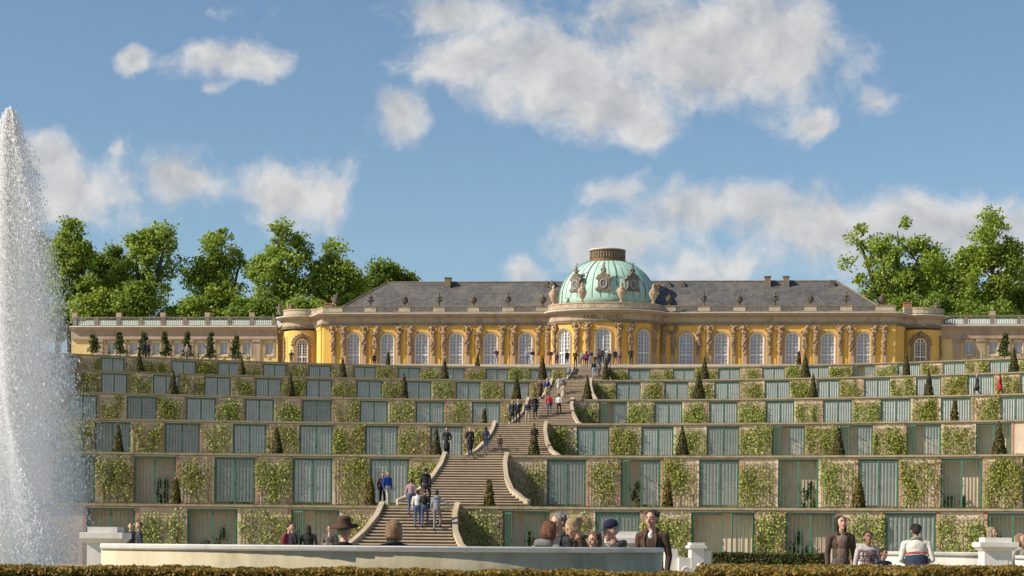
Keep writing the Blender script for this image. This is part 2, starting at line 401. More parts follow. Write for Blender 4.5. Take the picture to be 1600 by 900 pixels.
# rising ground beside the terraces, out of view behind the walls
DOORS = {
 6: [(40,77,'g'),(85,123,'g'),(158,194.5,'g'),(268,306,'g'),(340,376,'g'),(411,447.5,'g'),(482,517.5,'g'),(552.5,587.5,'g'),(622,656,'g'),(690,726,'g'),(759,794,'g'),(827.5,862,'g'),
     (981,1016,'g'),(1051,1085.5,'g'),(1122,1156,'g'),(1191,1226,'g'),(1261,1295,'g'),(1332,1368,'l'),(1402,1438,'g'),(1473,1508.5,'g'),(1545,1580,'g'),(1617,1652,'g')],
 5: [(0,39,'g'),(80,120,'g'),(158,199,'g'),(239,280,'g'),(319,360.5,'g'),(399,439.5,'g'),(478,519,'g'),(557,597,'g'),(634.5,674,'g'),(712,751,'g'),(787,827,'g'),
     (962,1001,'g'),(1038,1076,'g'),(1116,1156,'g'),(1194.5,1234,'g'),(1277,1312,'g'),(1350,1391,'g'),(1431,1470.5,'g'),(1511,1553,'g'),(1594,1635,'g')],
 4: [(15,60,'g'),(107,152,'g'),(197.5,245,'c'),(290.5,337.5,'g'),(382.5,428,'g'),(472,518,'c'),(562,606,'g'),(649.5,694,'g'),(737,782,'g'),
     (936,979.5,'l'),(1022,1066,'g'),(1108,1152.5,'g'),(1196,1241,'g'),(1286,1331,'g'),(1376,1423,'g'),(1470,1517,'g'),(1563,1609,'g')],
 3: [(40,93,'c'),(147.5,204,'c'),(257,312,'c'),(364,416,'g'),(467.5,520.5,'g'),(570,622,'g'),(672,723,'g'),
     (901,952,'g'),(1002,1052.5,'g'),(1104,1155,'c'),(1206,1258,'l'),(1312.5,1364,'l'),(1416,1470.5,'l'),(1525,1580,'b')],
 2: [(83,149,'c'),(209,275,'b'),(335,399,'c'),(457,519.5,'g'),(577.5,639,'g'),
     (854.5,915.5,'c'),(970,1032,'l'),(1092.5,1155,'c'),(1216,1279,'b'),(1341,1404.5,'c'),(1470,1535,'b'),(1598,1662,'b')],
 1: [(135,211,'b'),(292.5,371,'b'),(455,530,'l'),(785.5,859,'l'),(930,1000,'c'),(1080,1179,'r'),(1227,1305,'b'),(1382,1463,'c'),(1543,1622,'b')]}
rs = random.Random(5); rng = np.random.default_rng(7)
def curved_strip(mb, i, xa, xb, z0, z1, f, bk, step=1.2):
    """curved solid along the rim line from xa to xb; f in front of and bk behind the line"""
    n = max(1, int(math.ceil((xb-xa)/step))); path = []
    for k in range(n+1):
        x = xa+(xb-xa)*k/n; path.append((x, rimY(i, x)))
    mb.sweep(path, [(f, z0), (f, z1), (-bk, z1), (-bk, z0)])
def leaf_gate(w, h, clear):
    mb = MB(); s = .055
    mb.box(0, s, -.025, .025, 0, h); mb.box(w-s, w, -.025, .025, 0, h)
    mb.box(s, w-s, -.0225, .0225, 0, .10); mb.box(s, w-s, -.0225, .0225, h-s, h)
    nb = 4 if w > .95 else 3
    for k in range(nb):
        x = s+(w-2*s)*(k+1)/(nb+1); mb.box(x-.013, x+.013, -.019, .013, .10, h-s)
    mb.box(w-s*.8, w-s*.2, -.05, -.026, h*.48, h*.48+.16)
    return mb
def glass_leaf(w, h):
    mb = MB(); zb = .12+.13*h; mb.box(.06, w-.06, .040, .046, zb, h-.06)
    mb.mi = 1
    nr = int(h/.42)
    for k in range(1, nr):
        z = zb+(h-zb-.08)*(k-1)/(nr-1); mb.box(.06, w-.06, .036, .050, z-.008, z+.008)
    mb.box(w/2-.009, w/2+.009, .037, .049, zb, h-.06)
    return mb
M_munt = mat('glazing_bar', (.42,.46,.44), (.36,.40,.38), scale=4)
PLANTS = []
PANELS = []
for i in range(1, 7):
    root = thing('terrace_wall', f'curved {ORD[i]} with green barred gates and trellised plaster panels', 'retaining wall'); root['kind'] = 'thing'
    z0, z1 = G[i-1]-.05, G[i]
    zt = z1-.105                                   # underside of coping
    mb = MB(); curved_strip(mb, i, XL, XR, zt, z1, .14, .45); mb.build('coping', M_coping, root)
    mb = MB(); curved_strip(mb, i, XL, XR, zt-.04, zt-.002, .045, .3); mb.build('coping_moulding', M_coping, root)
    ds = [(rimX(i, a), rimX(i, b_), t) for a, b_, t in DOORS[i]]
    xs = [XL]
    for a, b_, t in ds:
        xs += [a, b_]
    xs.append(XR)
    for k in range(0, len(xs), 2):                 # wall panels between the gates
        a, b_ = xs[k], xs[k+1]
        mb = MB(); curved_strip(mb, i, a+.002, b_-.002, z0, zt-.042, 0, .5); mb.build('wall_panel', M_plaster, root)
        if k > 0: 
            mb = MB(); curved_strip(mb, i, a+.004, a+.16, z0, zt-.045, .03, .1); mb.build('brick_jamb', M_brick if rs.random() < .75 else M_plaster, root)
        if k < len(xs)-2:
            mb = MB(); curved_strip(mb, i, b_-.16, b_-.004, z0, zt-.045, .03, .1); mb.build('brick_jamb', M_brick if rs.random() < .75 else M_plaster, root)
        PANELS.append((i, a, b_, k == 0 or k == len(xs)-2))
        if b_-a < 9:
            mb = MB(); n = int((b_-a-.4)/.17)
            for q in range(n+1):
                x = a+.2+(b_-a-.4)*q/max(1, n); p, t, nn = rim_frame(i, x); c = p+nn*.055
                mb.obox(c, t, nn, .014, .010, z0+.1, zt-.16-(.12 if q % 3 else 0))
            for q in range(4):
                z = z0+.35+(zt-z0-.7)*q/3
                pth = [(x, rimY(i, x)) for x in np.linspace(a+.12, b_-.12, 4)]
                mb.sweep(pth, [(.066, z), (.066, z+.03), (.080, z+.03), (.080, z)])
            mb.build('trellis', M_lath, root)
    for a, b_, ty in ds:
        xm = (a+b_)/2; p, t, nn = rim_frame(i, xm); wd = (b_-a)/ (1/math.sqrt(1+(2*AC[i]*xm)**2))
        rz = math.atan2(t.y, t.x); H = zt-.045-G[i-1]-.055; dep = .68
        loc = (p.x, p.y, G[i-1])
        # niche shell (local: x along wall, y into the wall)
        mb = MB(); hw = wd/2
        mb.box(-hw+.002, hw-.002, -.02, .3, H+.004, H+.052)            # lintel
        mb.box(-hw-.1, hw+.1, dep, dep+.1, -.05, H+.1)
        mb.box(-hw-.12, -hw-.001, .49, dep-.002, -.05, H+.1); mb.box(hw+.001, hw+.12, .49, dep-.002, -.05, H+.1)
        mb.box(-hw+.003, hw-.003, .30, dep-.003, H+.006, H+.05)
        mb.box(-hw+.003, hw-.003, -.1, dep-.003, -.06, .012)
        link('niche', mb.mesh('niche', M_niche), root, loc, rz); fixn(root.children[-1].data)
        fr = MB(); fr.box(-hw+.004, -hw+.064, .03, .11, .014, H); fr.box(hw-.064, hw-.004, .03, .11, .014, H)
        fr.box(-hw+.065, hw-.065, .032, .108, H-.055, H)
        fo = link('glazed_gate', fr.mesh('glazed_gate', M_green), root, loc, rz)
        lw = (wd-.14)/2; lh = H-.10
        for side in (-1, 1):
            lm = leaf_gate(lw, lh, ty).mesh('gate_leaf', M_green)
            x = side*(hw-.07)
            ang = 0
            if ty == 'l' and side < 0: ang = R(rs.uniform(48, 62))
            if ty == 'r' and side > 0: ang = R(52)
            lo = link('gate_leaf', lm, fo, (x, .04, .03))
            lo.rotation_euler = (0, 0, -ang if side < 0 else math.pi+ang)
            if side > 0: lo.rotation_euler = (0, 0, 0); lo.scale = (-1, 1, 1)
            if side > 0 and ang: lo.rotation_euler = (0, 0, ang)
            if ty in 'gc' or (ty in 'lr' and not ang and i > 1):
                gm = glass_leaf(lw, lh).mesh('glass_panel', [M_ngl if ty == 'g' else M_ngl2, M_munt])
                go = link('glass_panel', gm, fo, (x+(0 if side < 0 else -lw), .04, .03))
        if ty in 'bl' and i < 4 or rs.random() < .1: PLANTS.append((i, p, nn, wd, t))

# shrubs kept behind the gates
def shrub_mesh(name, n, rx, ry, h, size, m, stem=True, seed=0, z0=.15):
    r = np.random.default_rng(seed); k = max(3, n//45)
    cs = np.stack([r.normal(0, rx*.5, k), r.normal(0, ry*.5, k), z0+r.random(k)*(h-z0)], 1)
    P = cs[r.integers(0, k, n)]+r.normal(size=(n,3))*np.array([rx*.25, ry*.25, h*.10])
    V, Q = leaves(P, size, r); return np_mesh(name, V, Q, m), cs
SHR = [shrub_mesh('foliage', 90, .34, .14, 1.3+.2*k, .13, M_leafC, seed=40+k) for k in range(4)]
for k, (i, p, nn, wd, t) in enumerate(PLANTS):
    for q in range(1 if i > 2 else 2):
        c = p-nn*.48+t*(rs.uniform(-.32, .32)*wd)
        o = thing('fig_shrub', f'small green shrub growing in a niche of the {ORD[i]}', 'shrub', (c.x, c.y, G[i-1]+.012), rs.uniform(0, 3), f'shrubs in niches, {ORD[i]}')
        me, cs = SHR[rs.randrange(4)]; link('foliage', me, o)
        mb = MB()
        for s_ in cs[:5]: mb.tube([(0, 0, 0), (s_[0]*.4, s_[1]*.4, s_[2]*.6), tuple(s_)], [.018, .012, .006], 4)
        mb.build('stem', M_bark, o)

# trained vines on the panels
for k, (i, a, b_, edge) in enumerate(PANELS):
    if edge or b_-a > 9: 
        if edge: continue
    spans = [(a+.1, b_-.1)]
    hw = 2.2
    if b_-a > 5:                                    # panels cut by the stairs
        spans = [(a+.1, max(a+.6, -1.9)), (min(b_-.6, 1.9), b_-.1)]
    for (xa, xb) in spans:
        if xb-xa < .5: continue
        W = xb-xa; z0, z1 = G[i-1]+.05, G[i]-.22; xm = (xa+xb)/2
        pxm = project(xm, rimY(i, xm), z0+1.5)[0]
        full = rs.uniform(.6, 1.2)*(1.15 if pxm > 1000 else .85)
        o = thing('espalier_vine', f'yellow green vine trained up the trellis of the {ORD[i]}', 'vine', (xm, rimY(i, xm), G[i-1]), 0, f'vines on the {ORD[i]}')
        mb = MB(); pts = []
        ns = max(3, int(W/.42)); hgt = z1-z0
        for s_ in range(ns):
            x = xa+W*(s_+rs.uniform(.2, .8))/ns; ht = hgt*rs.uniform(.78, 1.03); line = []
            for q in range(7):
                z = z0+ht*q/6; xx = min(xb, max(xa, x+rs.uniform(-.10, .10)*q**.7)); p, t, nn = rim_frame(i, xx); p = p+nn*.11
                line.append((p.x-xm, p.y-rimY(i, xm), z-G[i-1]))
            mb.tube(line, [.022-.0025*q for q in range(7)], 4)
            nl = int(420*full*hgt/3*rs.choice([.45, .9, 1.1, 1.4]))
            lo_bias = rs.choice([0, 0, .15, .4])
            for q in range(nl):
                f = lo_bias+(1-lo_bias)*rs.random()**.75; f *= 6; j = min(5, int(f)); f -= j
                pts.append([line[j][c]*(1-f)+line[j+1][c]*f for c in range(3)])
        pts = np.array(pts); n = len(pts)
        cl = rng.normal(size=(max(1, n//9), 3))*np.array([.26, .05, .24])
        pts = pts+cl[rng.integers(0, len(cl), n)]+rng.normal(size=(n,3))*np.array([.08, .035, .09])
        pts = pts[(pts[:,0] > xa-xm-.12) & (pts[:,0] < xb-xm+.12) & (pts[:,2] > .03) & (pts[:,2] < hgt+.1)]
        yl = np.array([rimY(i, xm+x_)-rimY(i, xm) for x_ in pts[:,0]]); pts[:,1] = np.minimum(pts[:,1], yl-.07)
        V, Q = leaves(pts, .078 if i < 3 else .092, rng, np.array([[-.25, -1, .45]]), 1.0, 1.2)
        link('foliage', np_mesh('foliage', V, Q, M_vine2 if i == 1 or rs.random() < .3 else M_vine), o)
        if i < 4:                                    # old low cordon
            zc = rs.uniform(.3, .5); line = []
            for q in range(7):
                x = xa-.5+(W+1.0)*q/6; p, t, nn = rim_frame(i, x); p = p+nn*.42
                line.append((p.x-xm, p.y-rimY(i, xm), zc+rs.uniform(-.08, .12)))
            mb.tube(line, .022, 4); mb.tube([(line[3][0], line[3][1], 0), line[3]], .03, 4)
        mb.build('stem', M_bark, o)

# grass along the rims
for i in range(1, 7):
    n = 9000 if i < 3 else 3000
    X = rng.uniform(XL+8, XR-4, n); Y = np.array([rimY(i, x) for x in X])-.06+rng.random(n)*.4
    h = .025+.07*rng.random(n)**2; w_ = .018+.012*rng.random(n); a = rng.uniform(-.6, .6, n)
    B = np.stack([X, Y, np.full(n, G[i]-.003)], 1); dx = np.stack([w_*np.cos(a), w_*np.sin(a), 0*a], 1)
    T = B+np.stack([rng.normal(0, .03, n), rng.normal(0, .03, n), h+.003], 1)
    V = np.stack([B-dx, B+dx, T], 1).reshape(-1,3)
    tag(link('grass', np_mesh('grass', V, np.arange(3*n).reshape(n,3), M_leafC)), f'short grass fringe along the coping of the {ORD[i]}', 'grass', kind='stuff')

# ------------------------------------------------------------------ stairs
RUN = 6.0
def half_w(t):
    ks = [(0,1.62),(.2,1.65),(.45,1.92),(.66,2.35),(.82,3.15),(.9,3.75),(1.0,4.3)]
    for (a, wa), (b_, wb) in zip(ks, ks[1:]):
        if t <= b_: return wa+(wb-wa)*(t-a)/(b_-a)
    return ks[-1][1]
def stair_z(Y):
    """height of the ground on the axis: flights and landings"""
    for i in range(1, 7):
        if Y < YC[i]-RUN: return G[i-1]
        if Y < YC[i]:
            n = 20 if i == 1 else 22; t = (YC[i]-Y)/RUN; k = math.floor(t*n+1e-6); return G[i]-(G[i]-G[i-1])*(k+1)/n
    return max(G[6], top_z(Y))
for i in range(1, 7):
    n = 20 if i == 1 else 22; h = G[i]-G[i-1]; rise = h/n; run = RUN/n
    fl = thing('stair_flight', 'flaring stone stair flight climbing the '+ORD[i], 'stairs', (0, YC[i], G[i-1]))
    for k in range(n-1):
        t = (k+1)/n; yf = -run*(k+1); zt = h-rise*(k+1); hw = half_w(t)
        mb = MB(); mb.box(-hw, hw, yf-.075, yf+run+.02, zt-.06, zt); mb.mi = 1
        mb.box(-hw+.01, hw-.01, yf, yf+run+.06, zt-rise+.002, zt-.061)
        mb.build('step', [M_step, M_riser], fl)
    for sgn in (-1, 1):
        mb = MB(); rows = []
        for q in range(19):
            t = .86*q/18; y = -RUN*t; wx = sgn*(half_w(t)+.02); 
            dw = (half_w(min(1, t+.02))-half_w(max(0, t-.02)))/(.04*RUN)
            nx, ny = 1/math.hypot(1, dw), dw/math.hypot(1, dw)
            zz = h*(1-t)+.20 if q < 17 else h*(1-t)+.16
            x1, y1 = wx+sgn*nx*.20, y+ny*.20
            rows.append([(wx, y, -.03), (wx, y, zz-.07), (wx-sgn*.02, y-.0, zz-.07), (wx-sgn*.02, y, zz), (x1+sgn*.02, y1, zz), (x1+sgn*.02, y1, zz-.07), (x1, y1, zz-.07), (x1, y1, -.03)])
        V = [p for r in rows for p in r]; Fs = []
        for q in range(18):
            for j in range(8):
                j2 = (j+1) % 8; Fs.append((q*8+j, (q+1)*8+j, (q+1)*8+j2, q*8+j2))
        Fs += [tuple(range(8)), tuple(18*8+j for j in reversed(range(8)))]
        mb.add(V, Fs); mb.build('cheek_wall', M_cheek, fl)

# ------------------------------------------------------------------ palace
PY0 = PAL_Y
BAY, WC0 = 3.93, 9.03
EX, EB = 6.15, 3.5                            # bow: half width and bulge
def Xat(px, Y): return at(px, 500, Y)[0]
XE = (WC0+5*BAY)+3.42                          # end of the straight front
CYR = 2.65; CYX = 35.15; CYY = PY0+4.9       # round end pavilions
ZB, ZT = ZG+.02, 25.62                         # wall from ground to architrave
ZS, ZSP, WH, ZTR = 20.75, 24.02, .80, 22.35    # sill, arch springing, window half width, transom
def flat_map(u, z, d): return (u, PY0-d, z)
# bow as an ellipse arc parametrised by arc length
_th = np.linspace(-math.pi/2, math.pi/2, 400)
_bx, _by = EX*np.sin(_th), PY0-EB*np.cos(_th)**.9 if False else PY0-EB*np.cos(_th)
_s = np.concatenate([[0], np.cumsum(np.hypot(np.diff(_bx), np.diff(_by)))]); SB = _s[-1]; _s = _s-SB/2
def bow_map(u, z, d):
    x, y = np.interp(u, _s, _bx), np.interp(u, _s, _by); t = np.interp(u, _s, _th)
    n = Vector((math.sin(t)*EB, -math.cos(t)*EX)).normalized()
    return (x+n.x*d, y+n.y*d, z)
def cyl_map(sg):
    def f(u, z, d):
        a = u/CYR; return (sg*CYX+(CYR+d)*math.sin(a), CYY-(CYR+d)*math.cos(a), z)
    return f
palace = thing('palace', 'long yellow single storey palace with green copper dome and sculpted figures', 'palace', (0, PY0+5, ZG))
def pbuild(mb, name, m, parent=palace, smooth=False):
    o = mb.build(name, m, None, smooth); o.parent = parent
    o.matrix_parent_inverse = Matrix.Translation(-parent_loc(parent)); return o
def parent_loc(p):
    v = Vector(p.location)
    if p.parent is not None and p.matrix_parent_inverse == Matrix(): v += parent_loc(p.parent)
    elif p.parent is not None: pass
    return v if p.type == 'EMPTY' else Vector((0,0,0))
def arch_pts(cx, hw, zs, n=12): return [(cx-hw*math.cos(math.pi*k/n), zs+hw*math.sin(math.pi*k/n)) for k in range(n+1)]
def arch_panel(mp, u0, u1, z0, z1, cx, hw, sill, zs, dep, usub=1):
    """wall bay with an arched opening and its reveal"""
    mb = MB(); n = 12; A = arch_pts(cx, hw, zs, n)
    def q(pts, d): return [mp(u, z, d) for u, z in pts]
    def quad(a, b_, c, d): mb.add(q([a, b_, c, d], 0), [(0,1,2,3)])
    def strip(ua, ub, za, zb):
        for k in range(usub):
            a, b_ = ua+(ub-ua)*k/usub, ua+(ub-ua)*(k+1)/usub; quad((a,za),(b_,za),(b_,zb),(a,zb))
    strip(u0, cx-hw, z0, zs); strip(cx+hw, u1, z0, zs); strip(cx-hw, cx+hw, z0, sill)
    strip(u0, cx-hw, zs, z1); strip(cx+hw, u1, zs, z1)
    for k in range(n):
        quad(A[k], A[k+1], (A[k+1][0], z1), (A[k][0], z1))
    ring = [(cx-hw, sill)]+A+[(cx+hw, sill)]
    for a, b_ in zip(ring, ring[1:]+ring[:1]):
        mb.add([mp(*a, 0), mp(*b_, 0), mp(*b_, -dep), mp(*a, -dep)], [(0,1,2,3)])
    return mb
def ribbon(mb, mp, pts, hw_, d0, d1):
    """flat bar following (u,z) points with half width hw_, between depths d0 (back) and d1 (front)"""
    n = len(pts); Lr = []
    for k in range(n):
        a = Vector(pts[max(0, k-1)]); b_ = Vector(pts[min(n-1, k+1)]); t = (b_-a).normalized(); m = Vector((-t.y, t.x))*hw_
        p = Vector(pts[k]); Lr.append((p+m, p-m))
    V = []
    for l, r in Lr: V += [mp(l.x, l.y, d0), mp(l.x, l.y, d1), mp(r.x, r.y, d1), mp(r.x, r.y, d0)]
    Fs = []
    for k in range(n-1):
        for j in range(4): Fs.append((k*4+j, (k+1)*4+j, (k+1)*4+(j+1) % 4, k*4+(j+1) % 4))
    Fs += [(0,1,2,3), tuple((n-1)*4+j for j in (3,2,1,0))]
    mb.add(V, Fs)
pw = random.Random(11)
def window(mp, cx, hw, sill, zs, dep, ztr, orn=False):
    mb = MB(); d0, d1 = -dep+.05, -dep+.12
    ring = [(cx-hw+.05, sill)]+arch_pts(cx, hw-.05, zs, 14)+[(cx+hw-.05, sill)]
    ribbon(mb, mp, ring, .075, d0-.02, d1+.04)
    ribbon(mb, mp, [(cx, sill), (cx, zs+hw-.06)], .055, d0, d1+.03)
    ribbon(mb, mp, [(cx-hw+.1, ztr), (cx-.056, ztr)], .07, d0, d1+.02); ribbon(mb, mp, [(cx+.056, ztr), (cx+hw-.1, ztr)], .07, d0, d1+.02)
    for s in (-1, 1): ribbon(mb, mp, [(cx+s*hw*.5, sill), (cx+s*hw*.5, zs+hw*.80)], .022, d0, d1-.01)
    zz = sill
    for k in range(4):
        z = sill+(ztr-sill)*(k+.5)/4 if False else sill+(ztr-sill)*k/3
        if 0 < k < 3: ribbon(mb, mp, [(cx-hw+.1, z), (cx+hw-.1, z)], .022, d0+.002, d1-.012)
    for k in range(1, 5):
        z = ztr+(zs-ztr)*k/4; ribbon(mb, mp, [(cx-hw+.1, z), (cx+hw-.1, z)], .024, d0+.002, d1-.012)
    ribbon(mb, mp, arch_pts(cx, hw*.5, zs, 10), .022, d0+.003, d1-.014)
    for a in (.2, .8): ribbon(mb, mp, [(cx+hw*.5*math.cos(math.pi*a), zs+hw*.5*math.sin(math.pi*a)), (cx+hw*.92*math.cos(math.pi*a), zs+hw*.92*math.sin(math.pi*a))], .02, d0+.003, d1-.015)
    wn = pbuild(mb, 'window', M_white)
    def sheet(d, r=0, ztop=True):
        b2 = MB(); A = [(cx-hw+.02, sill)]+arch_pts(cx, hw-.02, zs, 14)+[(cx+hw-.02, sill)]
        b2.add([mp(u, z, d) for u, z in A], [tuple(range(len(A)))]); return b2
    g = sheet(-dep+.04).build('glass', M_pgl); g.parent = wn; g.matrix_parent_inverse = wn.matrix_parent_inverse.copy() if False else Matrix()
    g.matrix_parent_inverse = (palace_mat(wn)).inverted()
    b2 = sheet(-dep-.05)
    c = b2.build('curtain', M_curt); c.parent = wn; c.matrix_parent_inverse = palace_mat(wn).inverted()
    if pw.random() < .6:                        # drawn violet blinds in some panes
        b3 = MB()
        for k in range(pw.randint(1, 4)):
            col = pw.randrange(4); row = pw.randrange(4); ua = cx-hw+.06+(hw*2-.12)*col/4; za = ztr+(zs-ztr)*row/4
            b3.add([mp(ua, za, -dep-.03), mp(ua+hw*.46, za, -dep-.03), mp(ua+hw*.46, za+(zs-ztr)/4, -dep-.03), mp(ua, za+(zs-ztr)/4, -dep-.03)], [(0,1,2,3)])
        v = b3.build('blind', M_curtv, fix=False); v.parent = wn; v.matrix_parent_inverse = palace_mat(wn).inverted()
    sb = MB()                                   # moulded surround
    ribbon(sb, mp, [(cx-hw-.10, sill)]+arch_pts(cx, hw+.10, zs, 14)+[(cx+hw+.10, sill)], .085, -.03, .07)
    if orn:
        for s in (-1, 1): ribbon(sb, mp, [(cx+s*(hw+.24), sill), (cx+s*(hw+.24), zs)], .12, -.02, .09)
        ribbon(sb, mp, arch_pts(cx, hw+.30, zs+.05, 10), .16, -.02, .16)
        for k in range(11):
            a = math.pi*k/10; u = cx+(hw+.42)*math.cos(a); z = zs+.05+(hw+.42)*math.sin(a); p = mp(u, z, .12); sb.ell(p, (.16, .14, .15), 6, 4)
        sb.ell(mp(cx, zs+hw+.5, .16), (.24, .2, .3), 8, 6)
    s_ = sb.build('surround', M_stoneP if not orn else M_sculpt); s_.parent = wn; s_.matrix_parent_inverse = palace_mat(wn).inverted()
    return wn
def palace_mat(o): return Matrix()              # parts are built in world coordinates

# straight fronts, bow and end pavilions
WINS = []
for sg in (-1, 1):
    for k in range(6):
        cx = sg*(WC0+k*BAY); u0, u1 = cx-BAY/2, cx+BAY/2
        if k == 0:
            if sg > 0: u0 = EX
            else: u1 = -EX
        if k == 5:
            if sg > 0: u1 = XE
            else: u0 = -XE
        pbuild(arch_panel(flat_map, u0, u1, ZB, ZT, cx, WH, ZS, ZSP, .35), 'wall', M_orange)
        window(flat_map, cx, WH, ZS, ZSP, .34, ZTR)
ubs = [-SB/2, -SB/6, SB/6, SB/2]
UW = SB*.305
for k, cx in enumerate((-UW, 0, UW)):
    pbuild(arch_panel(bow_map, [-SB/2, -UW/2, UW/2][k], [-UW/2, UW/2, SB/2][k], ZB, ZT, cx, WH+.03, ZS-.2, ZSP+.1, .35, 5), 'wall', M_orange)
    window(bow_map, cx, WH+.03, ZS-.2, ZSP+.1, .34, ZTR)
for sg in (-1, 1):
    mp = cyl_map(sg); ulo, uhi = -CYR*1.9, CYR*1.9
    pbuild(arch_panel(mp, -1.6, 1.6, ZB, ZT-.25, -sg*.05, .72, ZS, ZSP-.35, .35, 5), 'wall', M_yellow)
    window(mp, -sg*.05, .72, ZS, ZSP-.35, .34, ZTR, True)
    for (a, b_) in ((-5.4, -1.6), (1.6, 5.4)):
        mb = MB(); n = 14
        for k in range(n):
            ua, ub = a+(b_-a)*k/n, a+(b_-a)*(k+1)/n
            mb.add([mp(ua, ZB, 0), mp(ub, ZB, 0), mp(ub, ZT-.25, 0), mp(ua, ZT-.25, 0)], [(0,1,2,3)])
        pbuild(mb, 'wall', M_yellow)
    mb = MB()                                   # rusticated bands and panel frame
    for k in range(9):
        z = ZB+.5+k*.52
        for (a, b_) in ((-3.3, -1.35), (1.35, 3.3)):
            ribbon(mb, mp, [(a+(b_-a)*q/6, z) for q in range(7)], .012, -.02, .012)
    for u in (-3.1*1, -2.0, 2.0, 3.1):
        ribbon(mb, mp, [(u, ZB+.6), (u, ZT-.9)], .05, -.02, .05)
    pbuild(mb, 'panel_moulding', M_yellow)['kind'] = 'stuff'
    mb = MB(); gr = random.Random(3)            # carved trophy hanging on the outer side
    for k in range(26):
        z = ZT-1.0-3.9*k/26; u = sg*2.55+gr.uniform(-.13, .13); mb.ell(mp(u, z, .08), (gr.uniform(.1,.2), gr.uniform(.1,.16), gr.uniform(.1,.19)), 6, 5)
    pbuild(mb, 'carved_trophy', M_sculpt, smooth=True)
    # canted pier between pavilion and front
    a = (sg*XE, PY0); b_ = (sg*(XE+1.1), PY0+2.1); mb = MB()
    mb.add([(*a, ZB), (*b_, ZB), (*b_, ZT), (*a, ZT)], [(0,1,2,3)]); pbuild(mb, 'wall', M_yellow)
    d = Vector((b_[0]-a[0], b_[1]-a[1])); l = d.length; d /= l; nn = Vector((d.y, -d.x))*(1 if sg > 0 else -1)
    mb = MB(); c = Vector(a)*.42+Vector(b_)*.58+nn*.06; mb.obox(c, d, nn, l*.36, .09, ZB, ZT-.35)
    mb.obox(c+nn*.02, d, nn, l*.40, .14, ZT-.35, ZT-.05); mb.obox(c+nn*.02, d, nn, l*.40, .14, ZB, ZB+.5)
    pbuild(mb, 'pier', M_yellow)
# plan line of the whole front, left to right (outside to the right of travel => towards the viewer)
def front_path():
    p = []
    for k in range(15):
        a = -math.pi*.92+ (math.pi*.92+.42)*k/14; p.append((-CYX+CYR*math.sin(a), CYY-CYR*math.cos(a)))
    p += [(-(XE+1.1), PY0+2.1), (-XE, PY0)]
    for k in range(25):
        t = -math.pi/2+math.pi*k/24; x, y = EX*math.sin(t), PY0-EB*math.cos(t)
        if k == 0: x -= .25
        if k == 24: x += .25
        p.append((x, y))
    p += [(XE, PY0), (XE+1.1, PY0+2.1)]
    for k in range(15):
        a = -.42+(math.pi*.92+.42)*k/14; p.append((CYX+CYR*math.sin(a), CYY-CYR*math.cos(a)))
    return p
FP = front_path()
def swp(name, prof, m):
    mb = MB(); mb.sweep(FP, prof); return pbuild(mb, name, m)
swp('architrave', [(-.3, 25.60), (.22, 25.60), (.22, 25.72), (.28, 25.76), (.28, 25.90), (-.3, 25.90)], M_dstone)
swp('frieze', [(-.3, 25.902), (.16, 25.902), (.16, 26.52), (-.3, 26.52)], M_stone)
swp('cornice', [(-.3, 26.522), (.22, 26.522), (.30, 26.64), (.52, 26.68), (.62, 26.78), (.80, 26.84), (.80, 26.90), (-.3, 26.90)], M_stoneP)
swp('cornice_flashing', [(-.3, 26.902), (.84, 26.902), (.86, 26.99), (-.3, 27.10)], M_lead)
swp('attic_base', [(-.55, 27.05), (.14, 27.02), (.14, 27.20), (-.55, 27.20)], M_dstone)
mb = MB(); L_ = 0                                # dentil row under the cornice
for a, b_ in zip(FP, FP[1:]):
    d = Vector(b_)-Vector(a); l = d.length
    if l < 1e-3: continue
    d /= l; nn = Vector((d.y, -d.x)); n = max(1, int(l/.32))
    for k in range(n):
        c = Vector(a)+d*(l*(k+.5)/n)+nn*.30; mb.obox(c, d, nn, .08, .09, 26.53, 26.635)
pbuild(mb, 'dentils', M_stone)['kind'] = 'stuff'
